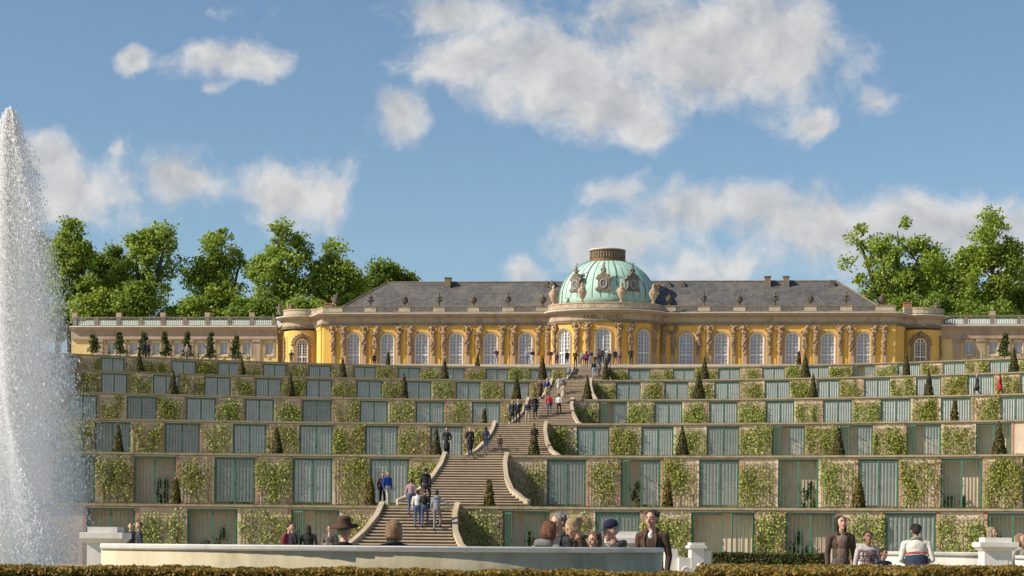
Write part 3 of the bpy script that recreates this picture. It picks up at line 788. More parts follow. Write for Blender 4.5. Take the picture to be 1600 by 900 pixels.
# attic: pedestals, balusters and rail on the straights, solid parapets on bow and pavilions
def parapet(path, name='parapet'):
    mb = MB(); mb.sweep(path, [(-.22, 27.202), (.10, 27.202), (.10, 27.70), (.17, 27.72), (.17, 27.84), (-.28, 27.84), (-.28, 27.72), (-.22, 27.70)])
    pbuild(mb, name, M_stone)
bowp = [p for p in FP[17:42]]
parapet(bowp); parapet(FP[:17]); parapet(FP[43:])
for k in range(0, 24, 2):                         # upright joints on the bow attic
    a, b_ = Vector(bowp[k]), Vector(bowp[k+1]); d = (b_-a).normalized(); nn = Vector((d.y, -d.x))
    mb = MB(); c = (a+b_)/2; mb.obox(c, d, nn, .30, .125, 27.26, 27.66); pbuild(mb, 'attic_panel', M_stone if k % 4 else M_stoneP)
URN = []
for sg in (-1, 1):
    xs_ = [sg*(WC0-BAY/2+k*BAY) for k in range(7)]
    peds = []
    for k, x in enumerate(xs_):
        hw = .66 if 0 < k < 6 else .75
        if k == 0: x = sg*(EX+.95)
        peds.append((x, hw)); 
        mb = MB(); mb.box(x-hw, x+hw, PY0-.12, PY0+.28, 27.202, 27.70); pbuild(mb, 'pedestal', M_stone)
        URN.append((x, k, sg))
    mb = MB(); xa, xb = sorted((sg*(EX+.2), sg*(XE+.0))); mb.box(xa, xb, PY0-.17, PY0+.33, 27.702, 27.84); pbuild(mb, 'balustrade_rail', M_dstone)
    mb = MB(); ex = sorted((peds[6][0]+sg*peds[6][1], sg*XE)); mb.box(ex[0], ex[1], PY0-.118, PY0+.278, 27.202, 27.698); pbuild(mb, 'parapet_end', M_stone)
    for (xa, ha), (xb, hb) in zip(peds, peds[1:]):
        a, b_ = sorted((xa+sg*ha, xb-sg*hb)); n = 9; mb = MB()
        for k in range(n):
            mb.lathe([(.06,0),(.06,.05),(.035,.08),(.085,.2),(.05,.36),(.04,.42),(.06,.45),(.06,.497)], (a+(b_-a)*(k+.5)/n, PY0+.08, 27.202), 6)
        o = pbuild(mb, 'balusters', M_stoneP, smooth=True); o['kind'] = 'stuff'

# atlas figures: three carved variants, shared
def remesh(mb, voxel, smooth=2, decim=None):
    me = mb.mesh('tmp', []) ; fixn(me); o = bpy.data.objects.new('tmp', me); C.objects.link(o)
    m = o.modifiers.new('r', 'REMESH'); m.mode = 'VOXEL'; m.voxel_size = voxel
    if smooth: s = o.modifiers.new('s', 'SMOOTH'); s.factor = .5; s.iterations = smooth
    if decim: d = o.modifiers.new('d', 'DECIMATE'); d.ratio = decim
    dg = bpy.context.evaluated_depsgraph_get(); dg.update(); ev = o.evaluated_get(dg)
    out = bpy.data.meshes.new_from_object(ev, depsgraph=dg); bpy.data.objects.remove(o); bpy.data.meshes.remove(me)
    out.polygons.foreach_set('use_smooth', [True]*len(out.polygons)); return out
def atlas(seed, flip, female):
    r = random.Random(seed); b = MB(); f = -1 if flip else 1; lean = r.uniform(-.12, .12)
    def e(x, y, z, rx, ry, rz_): b.ell((x*f, y, z), (rx, ry, rz_), 10, 8)
    hz = 2.86
    e(.10+lean, -.34, hz, .15, .17, .20); e(.10+lean, -.22, hz+.10, .21, .17, .17)              # head and hair
    for k in range(7): e(.10+lean+r.uniform(-.2,.2), -.30+r.uniform(-.1,.1), hz+r.uniform(-.05,.2), .07, .07, .07)
    e(.0+lean, -.22, 2.40, .33, .22, .26); e(-.02, -.20, 2.08, .26, .2, .26); e(.03, -.20, 1.75, .27, .2, .24)
    e(-.13+lean, -.37, 2.42, .13, .1, .11); e(.14+lean, -.37, 2.42, .13, .1, .11)
    b.tube([(f*(.30+lean), -.22, 2.55), (f*.47, -.30, 2.78), (f*.34, -.28, 3.08), (f*.18, -.2, 3.16)], [.12,.10,.085,.07], 8)
    if r.random() < .5: b.tube([(f*(-.30+lean), -.22, 2.55), (-f*.48, -.34, 2.36), (-f*.22, -.46, 2.20), (f*.05, -.46, 2.22)], [.12,.10,.085,.07], 8)
    else: b.tube([(f*(-.30+lean), -.22, 2.55), (-f*.46, -.28, 2.80), (-f*.34, -.26, 3.06), (-f*.1, -.2, 3.14)], [.12,.10,.085,.07], 8)
    for k in range(16):                         # drapery, fruit and scrolls tapering to the shaft
        z = 1.65-1.5*k/16; w_ = .30-.15*k/16
        e(r.uniform(-w_, w_)*.85, -.24+r.uniform(-.08,.06), z, r.uniform(.09,.17), r.uniform(.09,.15), r.uniform(.10,.2))
    for k in range(4):
        x0 = r.uniform(-.28,.1); b.tube([(f*x0, -.36, 1.75-.2*k), (f*(x0+.14), -.42, 1.55-.25*k), (f*(x0+.3), -.34, 1.45-.25*k)], [.05,.065,.045], 6)
    b.lathe([(.20,.0),(.24,.8),(.27,1.7)], (0,-.14,0), 10, 1, .8)
    return remesh(b, .045, 1)
ATL = [atlas(s, s % 2, s % 3 == 0) for s in range(6)]
for me in ATL: me.materials.append(M_sculpt)
def put_atlas(x, y, rz, k, outz=22.22):
    o = link('atlas_figure', ATL[k % 6], palace); o.matrix_parent_inverse = Matrix.Translation(-Vector(palace.location))
    o.location = (x, y, outz+.05); o.rotation_euler = (0, 0, rz); o.scale = (1.06, 1.0, 1.045)
    # shaft below
    mb = MB(); c = Vector((x, y)); ux = Vector((math.cos(rz), math.sin(rz))); uy = Vector((-math.sin(rz), math.cos(rz)))
    mb.obox(c-uy*.10, ux, uy, .22, .13, ZB+.45, outz+.12); mb.obox(c-uy*.10, ux, uy, .33, .22, ZB, ZB+.45)
    pbuild(mb, 'herm_shaft', M_stoneP)
    mb = MB(); mb.obox(c+uy*.02, ux, uy, .34, .08, ZB+.4, 25.58); pbuild(mb, 'pilaster', M_orange)
ka = 0
for sg in (-1, 1):
    for k in range(6):
        xm = sg*(WC0+(k+.5)*BAY)
        prs = (-.62, .62) if k < 5 else (-.95, .25)
        for d in prs: put_atlas(xm+sg*d*(1 if k < 5 else 1), PY0-.02, 0, ka); ka += 1
    put_atlas(sg*(WC0-1.45), PY0-.02, 0, ka); ka += 1
    put_atlas(sg*(EX+.35), PY0-.02, 0, ka); ka += 1
for sg in (-1, 1):
    for u in (UW/2-.66, UW/2+.60, UW+1.25):
        x, y, _ = bow_map(sg*u, 0, 0); t = np.interp(sg*u, _s, _th); n = Vector((math.sin(t)*EB, -math.cos(t)*EX)).normalized()
        put_atlas(float(x), float(y), math.atan2(n.x, -n.y), ka); ka += 1
# slim yellow pilaster strips catching the light beside the figures
for sg in (-1, 1):
    for k in range(6):
        xm = sg*(WC0+(k+.5)*BAY) if k < 5 else sg*(WC0+5.34*BAY)
        mb = MB(); mb.box(xm-.16, xm+.16, PY0-.10, PY0+.02, ZB, ZT-.02); pbuild(mb, 'pilaster_strip', M_orange)

# roofs
def hip(x0, x1, xr0, xr1, y0, y1, zb, zr, m, name='roof'):
    mb = MB(); ym = (y0+y1)/2
    mb.add([(x0,y0,zb),(x1,y0,zb),(x1,y1,zb),(x0,y1,zb),(xr0,ym,zr),(xr1,ym,zr)], [(0,1,5,4),(1,2,5),(2,3,4,5),(3,0,4)])
    return pbuild(mb, name, m)
RY0, RY1 = PY0+.9, PY0+12.5; YR = (RY0+RY1)/2; ZRG = EYE+(847-440)/F*YR*1.004
xl, xr = Xat(606, YR), Xat(1308, YR)
xr = (xr-xl)/2; xl = -xr
rf = hip(-XE+.9, XE-.9, xl, xr, RY0, RY1, 27.25, ZRG, M_slate)
mb = MB(); mb.tube([(xl, YR, ZRG+.02), (xr, YR, ZRG+.02)], .11, 6); 
for s in (-1, 1): mb.tube([(s*xr, YR, ZRG+.02), (s*(XE-.9), RY0, 27.3)], .10, 6)
pbuild(mb, 'ridge_tiles', M_dstone)
def roof_z(y): return 27.25+(ZRG-27.25)*(y-RY0)/(YR-RY0)
for px, kind in ((699,0),(1199,0),(1228,0),(862,1),(853,1),(1043,1),(1065,1),(1299,1)):
    x = Xat(px, YR-1); mb = MB()
    y0_ = YR-1.2
    if kind == 0:
        mb.box(x-.33, x+.33, y0_, y0_+1.0, roof_z(y0_)-.3, ZRG+.35); mb.box(x-.40, x+.40, y0_-.06, y0_+1.06, ZRG+.352, ZRG+.45); pbuild(mb, 'chimney', M_dstone)
    else:
        zb = roof_z(y0_)-.1; mb.add([(x-.5,y0_,zb),(x+.5,y0_,zb),(x,y0_,zb+1.05),(x-.5,y0_+1.5,zb),(x+.5,y0_+1.5,zb),(x,y0_+1.5,zb+1.05)], [(0,1,2),(3,5,4),(0,2,5,3),(1,4,5,2)])
        d_ = pbuild(mb, 'dormer', M_dstone); mb = MB(); mb.add([(x-.25,y0_-.02,zb+.1),(x+.25,y0_-.02,zb+.1),(x,y0_-.02,zb+.7)], [(0,1,2)]); pbuild(mb, 'dormer_opening', M_int)
for px, Y in ((513,PY0+2.0),(1418,PY0+2.4)):
    x = Xat(px, Y); mb = MB(); mb.box(x-.45, x+.45, Y, Y+.8, 27.0, 28.35); mb.box(x-.5, x+.5, Y-.05, Y+.85, 28.352, 28.45); pbuild(mb, 'chimney', M_clay)
# dome
DX, DY = 5.45, PY0+2.6; DZ = 27.6; dome_top = EYE+(848-408)/F*(DY)*1.003
mb = MB(); n = 14; prof = []
for k in range(n+1):
    a = (math.pi/2*.80)*k/n; prof.append((math.cos(a), math.sin(a)/math.sin(math.pi/2*.80)))
Hd = dome_top-28.9
prof = [(1.0, (DZ-28.9)/Hd), (1.0, (28.6-28.9)/Hd)]+prof
mb.lathe([(r*DX, 28.9+z*Hd) for r, z in prof], (0, DY, 0), 56, 1, .86)
dome = pbuild(mb, 'dome', M_copper, smooth=True)
mb = MB()
for k in range(36):
    a = 2*math.pi*(k+.5)/36; pts = [((r*DX+.015)*math.cos(a), DY+(r*DX+.015)*.86*math.sin(a), 28.9+z*Hd) for r, z in prof[1:]]
    mb.tube(pts, .035 if k % 4 else .085, 5)
s_ = mb.build('seam', M_copseam); s_.parent = dome; s_.matrix_parent_inverse = Matrix()
mb = MB()
mb.lathe([(2.12,-.25),(2.12,0),(1.95,.06),(1.95,.95),(2.05,1.0),(2.05,1.12),(1.7,1.14)], (0, DY, dome_top), 40)
cr = mb.build('crown', M_gilt); cr.parent = dome
mb = MB()
for k in range(40):
    a = 2*math.pi*k/40; mb.obox((1.97*math.cos(a), DY+1.97*math.sin(a)), (-math.sin(a), math.cos(a)), (math.cos(a), math.sin(a)), .075, .06, dome_top+.2, dome_top+.85)
cb = mb.build('crown_balusters', M_dstone); cb.parent = dome
mb = MB(); mb.lathe([(2.10,1.122),(2.10,1.20),(.1,1.24)], (0, DY, dome_top), 32); cc = mb.build('crown_rim', M_lead); cc.parent = dome
# oval dormers on the dome
M_paleo = mat('dulled_frame', (.42,.42,.42), (.32,.32,.33), scale=3)
def oculus(a):
    r_ = DX*.985; cx, cy = r_*math.sin(a), DY-r_*.86*math.cos(a); zc = 30.05
    ux = Vector((math.cos(a), math.sin(a))); uy = Vector((-math.sin(a), math.cos(a)))
    def P(x, y, z): x *= 1.22; z *= 1.2; return (cx+ux.x*x+uy.x*y, cy+ux.y*x+uy.y*y, zc+z)
    mb = MB()
    out = [(-.72,-.62),(-.74,-.46),(-.52,-.3),(-.50,.30),(-.72,.46),(-.70,.60),(-.42,.66),(-.26,.95),(-.12,1.02),(.12,1.02),(.26,.95),(.42,.66),(.70,.60),(.72,.46),(.50,.30),(.52,-.3),(.74,-.46),(.72,-.62)]
    n = len(out); V = [P(x, -.22, z) for x, z in out]+[P(x, .9, z) for x, z in out]
    mb.add(V, [tuple(reversed(range(n))), tuple(range(n, 2*n))]+[(k, (k+1) % n, n+(k+1) % n, n+k) for k in range(n)])
    o = mb.build('oval_dormer', M_dstone); o.parent = palace; o.matrix_parent_inverse = Matrix.Translation(-Vector(palace.location))
    mb = MB(); pts = [P(.30*math.cos(t), -.24, .40*math.sin(t)) for t in np.linspace(0, 2*math.pi, 17)]; mb.tube(pts, .07, 6, False)
    mb.tube([P(-.3, -.235, 0), P(.3, -.235, 0)], .022, 4); mb.tube([P(0, -.235, -.4), P(0, -.235, .4)], .022, 4)
    q = mb.build('oval_frame', M_paleo); q.parent = o; q.matrix_parent_inverse = Matrix()
    mb = MB(); mb.add([P(.29*math.cos(t), -.228, .39*math.sin(t)) for t in np.linspace(0, 2*math.pi, 17)[:-1]], [tuple(range(16))]); q = mb.build('oval_glass', M_int); q.parent = o
    mb = MB(); r = random.Random(int(a*100))
    for (x, z, s) in ((0,1.15,.22),(.0,1.42,.17),(-.16,1.3,.12),(.17,1.28,.12),(0,1.68,.11),(.06,1.9,.09),(-.5,.75,.13),(.5,.75,.13)):
        mb.ell(P(x+r.uniform(-.05,.05), -.05, z), (s, s, s*1.2), 7, 6)
    q = mb.build('carved_finial', M_dstone, smooth=True); q.parent = o
for a in (-.64, -.02, .60): oculus(a)
# inscription on the bow frieze
cu = bpy.data.curves.new('inscription', 'FONT'); cu.body = 'SANS, SOUCI.'; cu.size = .55; cu.align_x = 'CENTER'; cu.extrude = .015; cu.space_character = 1.35; cu.resolution_u = 2
to = bpy.data.objects.new('tmp', cu); C.objects.link(to); dg = bpy.context.evaluated_depsgraph_get(); dg.update()
tm = bpy.data.meshes.new_from_object(to.evaluated_get(dg), depsgraph=dg); bpy.data.objects.remove(to)
for v in tm.vertices: v.co = Vector(bow_map(v.co.x, 26.03+v.co.y, .18+v.co.z))
tm.materials.clear(); tm.materials.append(mat('bronze_letters', (.10,.075,.04), (.13,.09,.05)))
o = link('inscription', tm, palace); o.matrix_parent_inverse = Matrix.Translation(-Vector(palace.location))
# steps in front of the palace
mb = MB(); mb.sweep(FP, [(-.4, ZG-.1), (1.3, ZG-.1), (1.3, ZG+.13), (.95, ZG+.13), (.95, ZG+.26), (.6, ZG+.26), (.6, ZG+.39), (-.4, ZG+.39)]); pbuild(mb, 'plinth_steps', M_stone)
# body of the building behind the front
mb = MB(); mb.box(-XE+.02, XE-.02, PY0+1.0, PY0+12.6, ZB, 27.2); pbuild(mb, 'rear_block', M_wingp)
for sg in (-1, 1):
    mb = MB(); mb.lathe([(CYR-.3, ZB), (CYR-.3, 27.1), (.2, 27.25)], (sg*CYX, CYY, 0), 24); pbuild(mb, 'pavilion_core', M_dstone)
mb = MB(); mb.lathe([(1, ZB), (1, 27.4), (.9, 27.62)], (0, PY0+.6, 0), 36, EX-.5, EB+.1); pbuild(mb, 'hall_core', M_dstone)

# urns and figures along the roof line
def urn_mesh(kind, seed=0):
    b = MB(); r = random.Random(seed)
    if kind == 0: b.lathe([(.16,0),(.16,.06),(.07,.12),(.07,.2),(.2,.3),(.36,.52),(.40,.72),(.30,.84),(.36,.88),(.30,.96),(.14,1.06),(.10,1.2),(.02,1.3)], seg=12)
    elif kind == 1: b.lathe([(.14,0),(.14,.06),(.06,.14),(.08,.3),(.18,.55),(.22,.75),(.14,.9),(.30,.98),(.30,1.05),(.10,1.12),(.09,1.3),(.13,1.4),(.02,1.55)], seg=12)
    else: b.lathe([(.25,0),(.25,.1),(.1,.2),(.12,.32),(.36,.62),(.50,1.05),(.50,1.25),(.36,1.42),(.42,1.5),(.22,1.62),(.16,1.8),(.22,1.95),(.04,2.2)], seg=14)
    rr = .4 if kind < 2 else .52
    for s in (-1, 1):
        b.tube([(s*rr*.8,0,.55 if kind < 2 else .9), (s*rr*1.15,0,.75 if kind < 2 else 1.15), (s*rr*.75,0,.92 if kind < 2 else 1.4)], .05, 6)
    for k in range(10): a = k*.63; b.ell((rr*.85*math.cos(a), rr*.85*math.sin(a), .62 if kind < 2 else 1.1), (.07,.07,.1), 6, 4)
    return b
UM = [urn_mesh(0).mesh('urn', M_urn, True), urn_mesh(1).mesh('urn', M_urn, True), urn_mesh(2).mesh('urn', M_vase, True)]
for x, k, sg in URN:
    kd = 0 if k % 2 == 0 else 1
    if k == 6: kd = 0
    tag(link('roof_urn', UM[kd], None, (x, PY0+.08, 27.84), k), ('dark squat lidded urn' if kd == 0 else 'dark slender waisted urn')+' on the palace balustrade '+('left' if sg < 0 else 'right')+' of the dome', 'urn', ('squat' if kd == 0 else 'slender')+' urns on the balustrade')
for px in (864, 909, 971, 1022):
    best = min(np.linspace(-SB/2, SB/2, 200), key=lambda u: abs(project(*bow_map(u, 28, 0))[0]-px)); p = bow_map(best, 27.84, -.08)
    tag(link('dome_vase', UM[2], None, p, px), 'large pale carved vase on the curved parapet before the dome', 'vase', 'vases before the dome')
def putto(px, Y, z, m, label, h=1.5):
    x = Xat(px, Y); b = MB(); k = h/1.5
    for c, r in (((0,0,.25),(.24,.2,.25)),((.03,0,.62),(.2,.17,.28)),((.05,-.02,1.02),(.14,.15,.17)),((-.22,-.05,.75),(.09,.09,.25)),((.25,0,.95),(.08,.08,.3)),((.3,0,1.3),(.09,.09,.14)),((-.15,-.12,.12),(.13,.25,.12)),((.18,-.1,.1),(.13,.25,.12))):
        b.ell(tuple(q*k for q in c), tuple(q*k for q in r), 9, 7)
    me = remesh(b, .05*k, 2); me.materials.append(m); tag(link('putto_statue', me, None, (x, Y, z)), label, 'statue')
putto(1026, PY0-.1, 29.0, M_sculpt, 'pale child figure statue beside the dome on its right vase', 1.7)
for s, (px, lab) in enumerate(((868,'dark statue group left of the dome above the roof'),)):
    putto(px-3, PY0+.4, 28.1, M_dstone, lab, 2.0)
for px, lab in ((436,'dark statue group on the left round pavilion roof'),(454,'small pale seated statue on the left round pavilion roof'),(1462,'dark statue on the right round pavilion roof'),(522,'dark statue at the left end of the palace front')):
    putto(px, CYY-1.2 if px != 522 else PY0+.1, 27.3 if px != 522 else 27.84, M_dstone if px != 454 else M_sculpt, lab, 1.7)

# side wings
M_paleb = mat('pale_weathered_metal', (.52,.54,.47), (.42,.44,.38), scale=2)
def wing(sg, px_in, px_out, wins, pils, label):
    Y = PY0+4.0; xa, xb = sorted((Xat(px_in, Y), Xat(px_out, Y))); zc = EYE+(848-509)/F*Y; zt_ = EYE+(848-493)/F*Y
    wg = thing('palace_wing', label, 'building', ((xa+xb)/2, Y+4, ZG))
    def wb(mb, name, m, par=wg, smooth=False):
        o = mb.build(name, m, None, smooth); o.parent = par
        o.matrix_parent_inverse = Matrix.Translation(-Vector(wg.location)) if par is wg else Matrix(); return o
    mb = MB()
    cols = sorted(Xat(p, Y) for p in wins); zs0, zs1 = EYE+(848-553)/F*Y, EYE+(848-533)/F*Y; hw = .50; zw = zc-1.45
    ed = [xa]
    for c in cols: ed += [c-hw, c+hw]
    ed.append(xb)
    for k in range(0, len(ed), 2): mb.box(ed[k], ed[k+1], Y, Y+.4, ZG-.6, zw)
    for c in cols: mb.box(c-hw, c+hw, Y, Y+.4, ZG-.6, zs0); mb.box(c-hw, c+hw, Y, Y+.4, zs1, zw)
    wb(mb, 'wall', M_wingp)
    for c in cols:
        mb = MB(); mb.box(c-hw, c+hw, Y+.2, Y+.26, zs0, zs0+.06); mb.box(c-.03, c+.03, Y+.2, Y+.26, zs0+.06, zs1); mb.box(c-hw, c+hw, Y+.2, Y+.258, zs1-.06, zs1)
        for s in (-1, 1): mb.box(c+s*(hw-.03)-.03, c+s*(hw-.03)+.03, Y+.199, Y+.257, zs0+.06, zs1-.06)
        wn = wb(mb, 'window', M_white)
        mb = MB(); mb.box(c-hw, c+hw, Y+.27, Y+.28, zs0, zs1); wb(mb, 'glass', M_pgl, wn); mb = MB(); mb.box(c-hw, c+hw, Y+.33, Y+.34, zs0, zs1); wb(mb, 'blind', M_curt, wn)
        mb = MB(); mb.box(c-hw-.16, c-hw-.002, Y-.07, Y+.1, zs0-.16, zs1+.16); mb.box(c+hw+.002, c+hw+.16, Y-.07, Y+.1, zs0-.16, zs1+.16)
        mb.box(c-hw-.158, c+hw+.158, Y-.068, Y+.1, zs1+.162, zs1+.30); mb.box(c-hw-.158, c+hw+.158, Y-.068, Y+.1, zs0-.30, zs0-.162); mb.ell((c, Y-.03, zs0-.42), (.2,.08,.16), 8, 6)
        wb(mb, 'surround', M_stoneP, wn)
    for p in pils:
        c = Xat(p, Y); mb = MB(); mb.box(c-.42, c+.42, Y-.16, Y-.002, ZG-.5, zw-.45); mb.box(c-.5, c+.5, Y-.22, Y-.002, ZG-.5, ZG+.4)
        for q in range(9): mb.ell((c-.42+.105*q, Y-.2, zw-.25+.08*(q % 2)), (.09,.08,.17), 6, 5)
        mb.box(c-.48, c+.48, Y-.2, Y-.002, zw-.45, zw-.38); mb.box(c-.52, c+.52, Y-.24, Y-.002, zw-.10, zw-.004)
        wb(mb, 'pilaster', M_stoneP)
    pr = [(-.3, zw), (.28, zw), (.28, zw+.35), (.24, zw+.36), (.24, zw+1.0), (.5, zw+1.15), (.75, zw+1.28), (.75, zc-.06), (-.3, zc-.06)]
    pth = [(xa, Y), (xb, Y)]
    mb = MB(); mb.sweep(pth, pr); wb(mb, 'entablature', M_stoneP)
    mb = MB(); mb.sweep(pth, [(-.3, zc-.058), (.8, zc-.058), (.8, zc+.04), (-.3, zc+.06)]); wb(mb, 'cornice_flashing', M_lead)
    mb = MB(); mb.sweep(pth, [(-.25, zc+.062), (.15, zc+.062), (.15, zc+.2), (-.25, zc+.2)]); wb(mb, 'balustrade_base', M_dstone)
    mb = MB(); mb.sweep(pth, [(-.25, zt_-.13), (.15, zt_-.13), (.15, zt_), (-.25, zt_)]); wb(mb, 'balustrade_rail', M_dstone)
    n = int((xb-xa)/2.53)
    for k in range(n+1):
        c = xa+.4+(xb-xa-.8)*k/n; mb = MB(); mb.box(c-.24, c+.24, Y-.13, Y+.23, zc+.202, zt_-.132); wb(mb, 'pedestal', M_dstone)
        if k % 2 == 0:
            mb = MB(); mb.box(c-.3, c+.3, Y-.16, Y+.26, zt_+.002, zt_+.5); wb(mb, 'parapet_block', M_stoneP)
        if k < n:
            mb = MB(); l = (xb-xa-.8)/n
            for q in range(9): mb.lathe([(.07,0),(.045,.1),(.10,.28),(.06,.5),(.05,.58),(.07,zt_-zc-.335)], (c+.3+(l-.6)*(q+.5)/9, Y+.05, zc+.202), 6)
            o = wb(mb, 'balusters', M_paleb, smooth=True); o['kind'] = 'stuff'
    mb = MB(); mb.box(xa, xb, Y+1.2, Y+9, ZG-.5, zc); wb(mb, 'rear_block', M_wingp)
    mb = MB(); ym = Y+5; mb.add([(xa,Y+1.0,zc+.05),(xb,Y+1.0,zc+.05),(xb,ym,zt_+.18),(xa,ym,zt_+.18),(xa,Y+9,zc+.05),(xb,Y+9,zc+.05)], [(0,1,2,3),(3,2,5,4)]); wb(mb, 'roof', M_paleb)
wing(-1, 434, 112, (386,421,350,315,279,244,209,174), (156,192,227,262,297,332,367,402), 'low pale yellow left wing behind clipped trees with balustraded roof')
wing(1, 1462, 1640, (1514.7,1552.7,1591.5,1630), (1496,1533,1572,1611), 'low pale yellow right wing beside the round pavilion with balustraded roof')

# ------------------------------------------------------------------ trees behind the palace
def tree(px, ytop, ybot, wpx, Y, seed, m, label, cat='tree', lobes=3, name='lime_tree', group=None, dens=1.0, zg=ZG, open_=.0):
    r = np.random.default_rng(seed); rr = random.Random(seed)
    x, _ = at(px, 600, Y); s = F/Y; ztop = EYE+(848-ytop)/s; zbot = EYE+(848-ybot)/s; Wd = wpx/s
    o = thing(name, label, cat, (x, Y, zg), 0, group)
    H = ztop-zg; hb = max(1.2, zbot-zg)
    mb = MB(); cl = []
    tr = .28+.012*H
    for k in range(lobes):
        fx = 0 if lobes == 1 else (k/(lobes-1)-.5)*1.25
        top = H*(1-.16*abs(fx)*rr.uniform(.3, 1.8)-(.0 if k == lobes//2 else rr.uniform(0, .10)))
        ax = fx*Wd*.42; ay = rr.uniform(-1.2, 1.2)
        fork = hb*rr.uniform(.55, .95)
        pts = [(0, 0, 0 if k == lobes//2 else fork*.5), (ax*.15, ay*.2, fork), (ax*.6, ay*.7, fork+(top-fork)*.35), (ax*.9, ay, fork+(top-fork)*.7), (ax+rr.uniform(-.3,.3), ay, top-2.2)]
        mb.tube(pts, [tr, tr*.75, tr*.5, tr*.3, tr*.1], 7)
        nc = int(44*dens*(3/max(lobes, 2)))
        for q in range(nc):
            f = rr.random()**.8; z = hb*.8+(top-hb*.8-.5)*f
            wr = (Wd/(lobes**.45))*.46*(math.sin(math.pi*min(1, (.12+.88*f)))**.55)*(1.0 if f < .8 else .85)+.5
            a = rr.uniform(0, 2*math.pi); rad = wr*rr.uniform(.25, 1.0)
            j = min(1, max(0, (z-fork)/(top-fork))); bx = ax*(.15+.85*j)
            c = (bx+rad*math.cos(a), ay*j+rad*math.sin(a), z)
            cl.append((c, rr.choice([.5, .7, .9, 1.2, 1.5])*rr.uniform(.8, 1.15)))
            if q % 2 == 0:
                mb.tube([(bx*.95, ay*j, z-rad*.7-.3), ((bx+c[0])/2, (ay*j+c[1])/2, z-rad*.25), c], [tr*.22, tr*.13, .03], 5)
    mb.build('trunk', M_bark, o, True)
    P = []
    for c, rad in cl:
        n = int(112*rad*min(1.3, .6+rad*.5)); q = r.normal(size=(n,3)); q /= np.linalg.norm(q, axis=1)[:,None]; q *= (rad*1.1*r.random(n)**.42)[:,None]*np.array([1, 1, .8])*(1+.35*np.sin(7*q[:,:1]+seed)*np.cos(6*q[:,2:]))
        P.append(q+np.array(c))
    P = np.concatenate(P); V, Q = leaves(P, .275, r, np.array([[-.3, -.35, .7]]), 1.6, 1.3)
    link('crown', np_mesh('crown', V, Q, m), o)
    return o
TL = [(112,345,500,82,246,21,M_leafA,3),(168,352,480,50,252,22,M_leafB,2),(222,338,470,118,248,23,M_leafA,4),(338,347,470,108,250,24,M_leafA,4),
      (436,356,478,100,247,25,M_leafA,3),(520,375,470,78,249,26,M_leafA,3),(583,397,470,62,256,27,M_leafB,2),(622,408,470,46,258,28,M_leafB,2),
      (1402,346,480,190,250,31,M_leafA,5),(1480,405,490,60,262,32,M_leafB,2),(1548,341,480,104,247,33,M_leafA,3),(1612,420,495,70,252,34,M_leafB,2),(55,360,500,80,252,35,M_leafB,3)]
TLAB = ['tall lime tree with open crown next to the fountain spray','slender dark tree between two tall lime trees behind left wing','broad many-forked lime tree, tallest behind the left wing','wide rounded lime tree behind the middle of left wing',
        'dense lime tree directly behind the left round pavilion','rounded lime tree just right of the left round pavilion','small dark tree at the left roof hip','smallest tree touching the left roof slope',
        'very wide lime tree beside the right roof hip','low dark tree between two big trees on the right','tall pale lime tree behind the right wing','low dark tree at the end of right wing','dark tree hidden behind the fountain spray']
for (a, lab) in zip(TL, TLAB): tree(a[0], a[1]-9, a[2], a[3]*1.2, a[4], a[5], a[6], lab, lobes=a[7])
for k, (px, yt, wpx, lab) in enumerate(((146,440,52,'low conical hornbeam beside the fountain spray behind left wing'),(205,428,74,'broad conical shrub tree under the tallest lime tree'),(285,446,70,'low leafy bush under the lime trees behind left wing'),(395,440,80,'low leafy bush behind the left round pavilion'),
        (1345,455,40,'low bush at the right roof hip'),(1440,440,90,'low leafy bush behind the right round pavilion'),(480,450,60,'low bush filling the gap right of left pavilion'),(1530,455,110,'low leafy bush behind the right wing'),(90,455,60,'low bush half hidden in the spray'))):
    tree(px, yt, 496, wpx, 241+k % 3, 60+k, M_leafA if k % 2 == 0 else M_leafB, lab, 'tree', 2, 'bushy_tree', None, 1.0)
# ------------------------------------------------------------------ clipped cones and small trees on the terraces
CONES = [(212,543,5),(373,553,5),(532,556,5),(692,557,5),(846,552.5,5),(945.5,555.5,5),(1100.7,555,5),(1258.8,551,5),(1417.7,549,5),(1586.7,538.6,5),
 (265,576,4),(448.7,578,4),(628,580,4),(805,578,4),(916.5,584,4),(1091.7,577,4),(1271.5,581.5,4),(1453,574.6,4),
 (176,658,2),(426.5,663,2),(677.5,664,2),(831.5,660,2),(1065.5,662,2),(1310.8,660,2),(1565,655,2),
 (265,743,1),(572.5,742,1),(760,745,1),(1042,743,1),(1344,747,1)]
def cone_mesh(h, rb, seed, m, rough):
    r = np.random.default_rng(seed); n = int(900 if rough else 700); f = 1-np.sqrt(r.random(n)); f = f*.98
    prof = (1-f)**(.9 if not rough else .55); a = r.random(n)*2*math.pi; rad = rb*prof*(1+(.16 if rough else .05)*r.normal(size=n)); 
    P = np.stack([rad*np.cos(a), rad*np.sin(a), .06+f*(h-.06)], 1); nr = np.stack([np.cos(a), np.sin(a), np.full(n, .3)], 1)
    V, Q = leaves(P, .09 if not rough else .12, r, nr, .8); return np_mesh('foliage', V, Q, m)
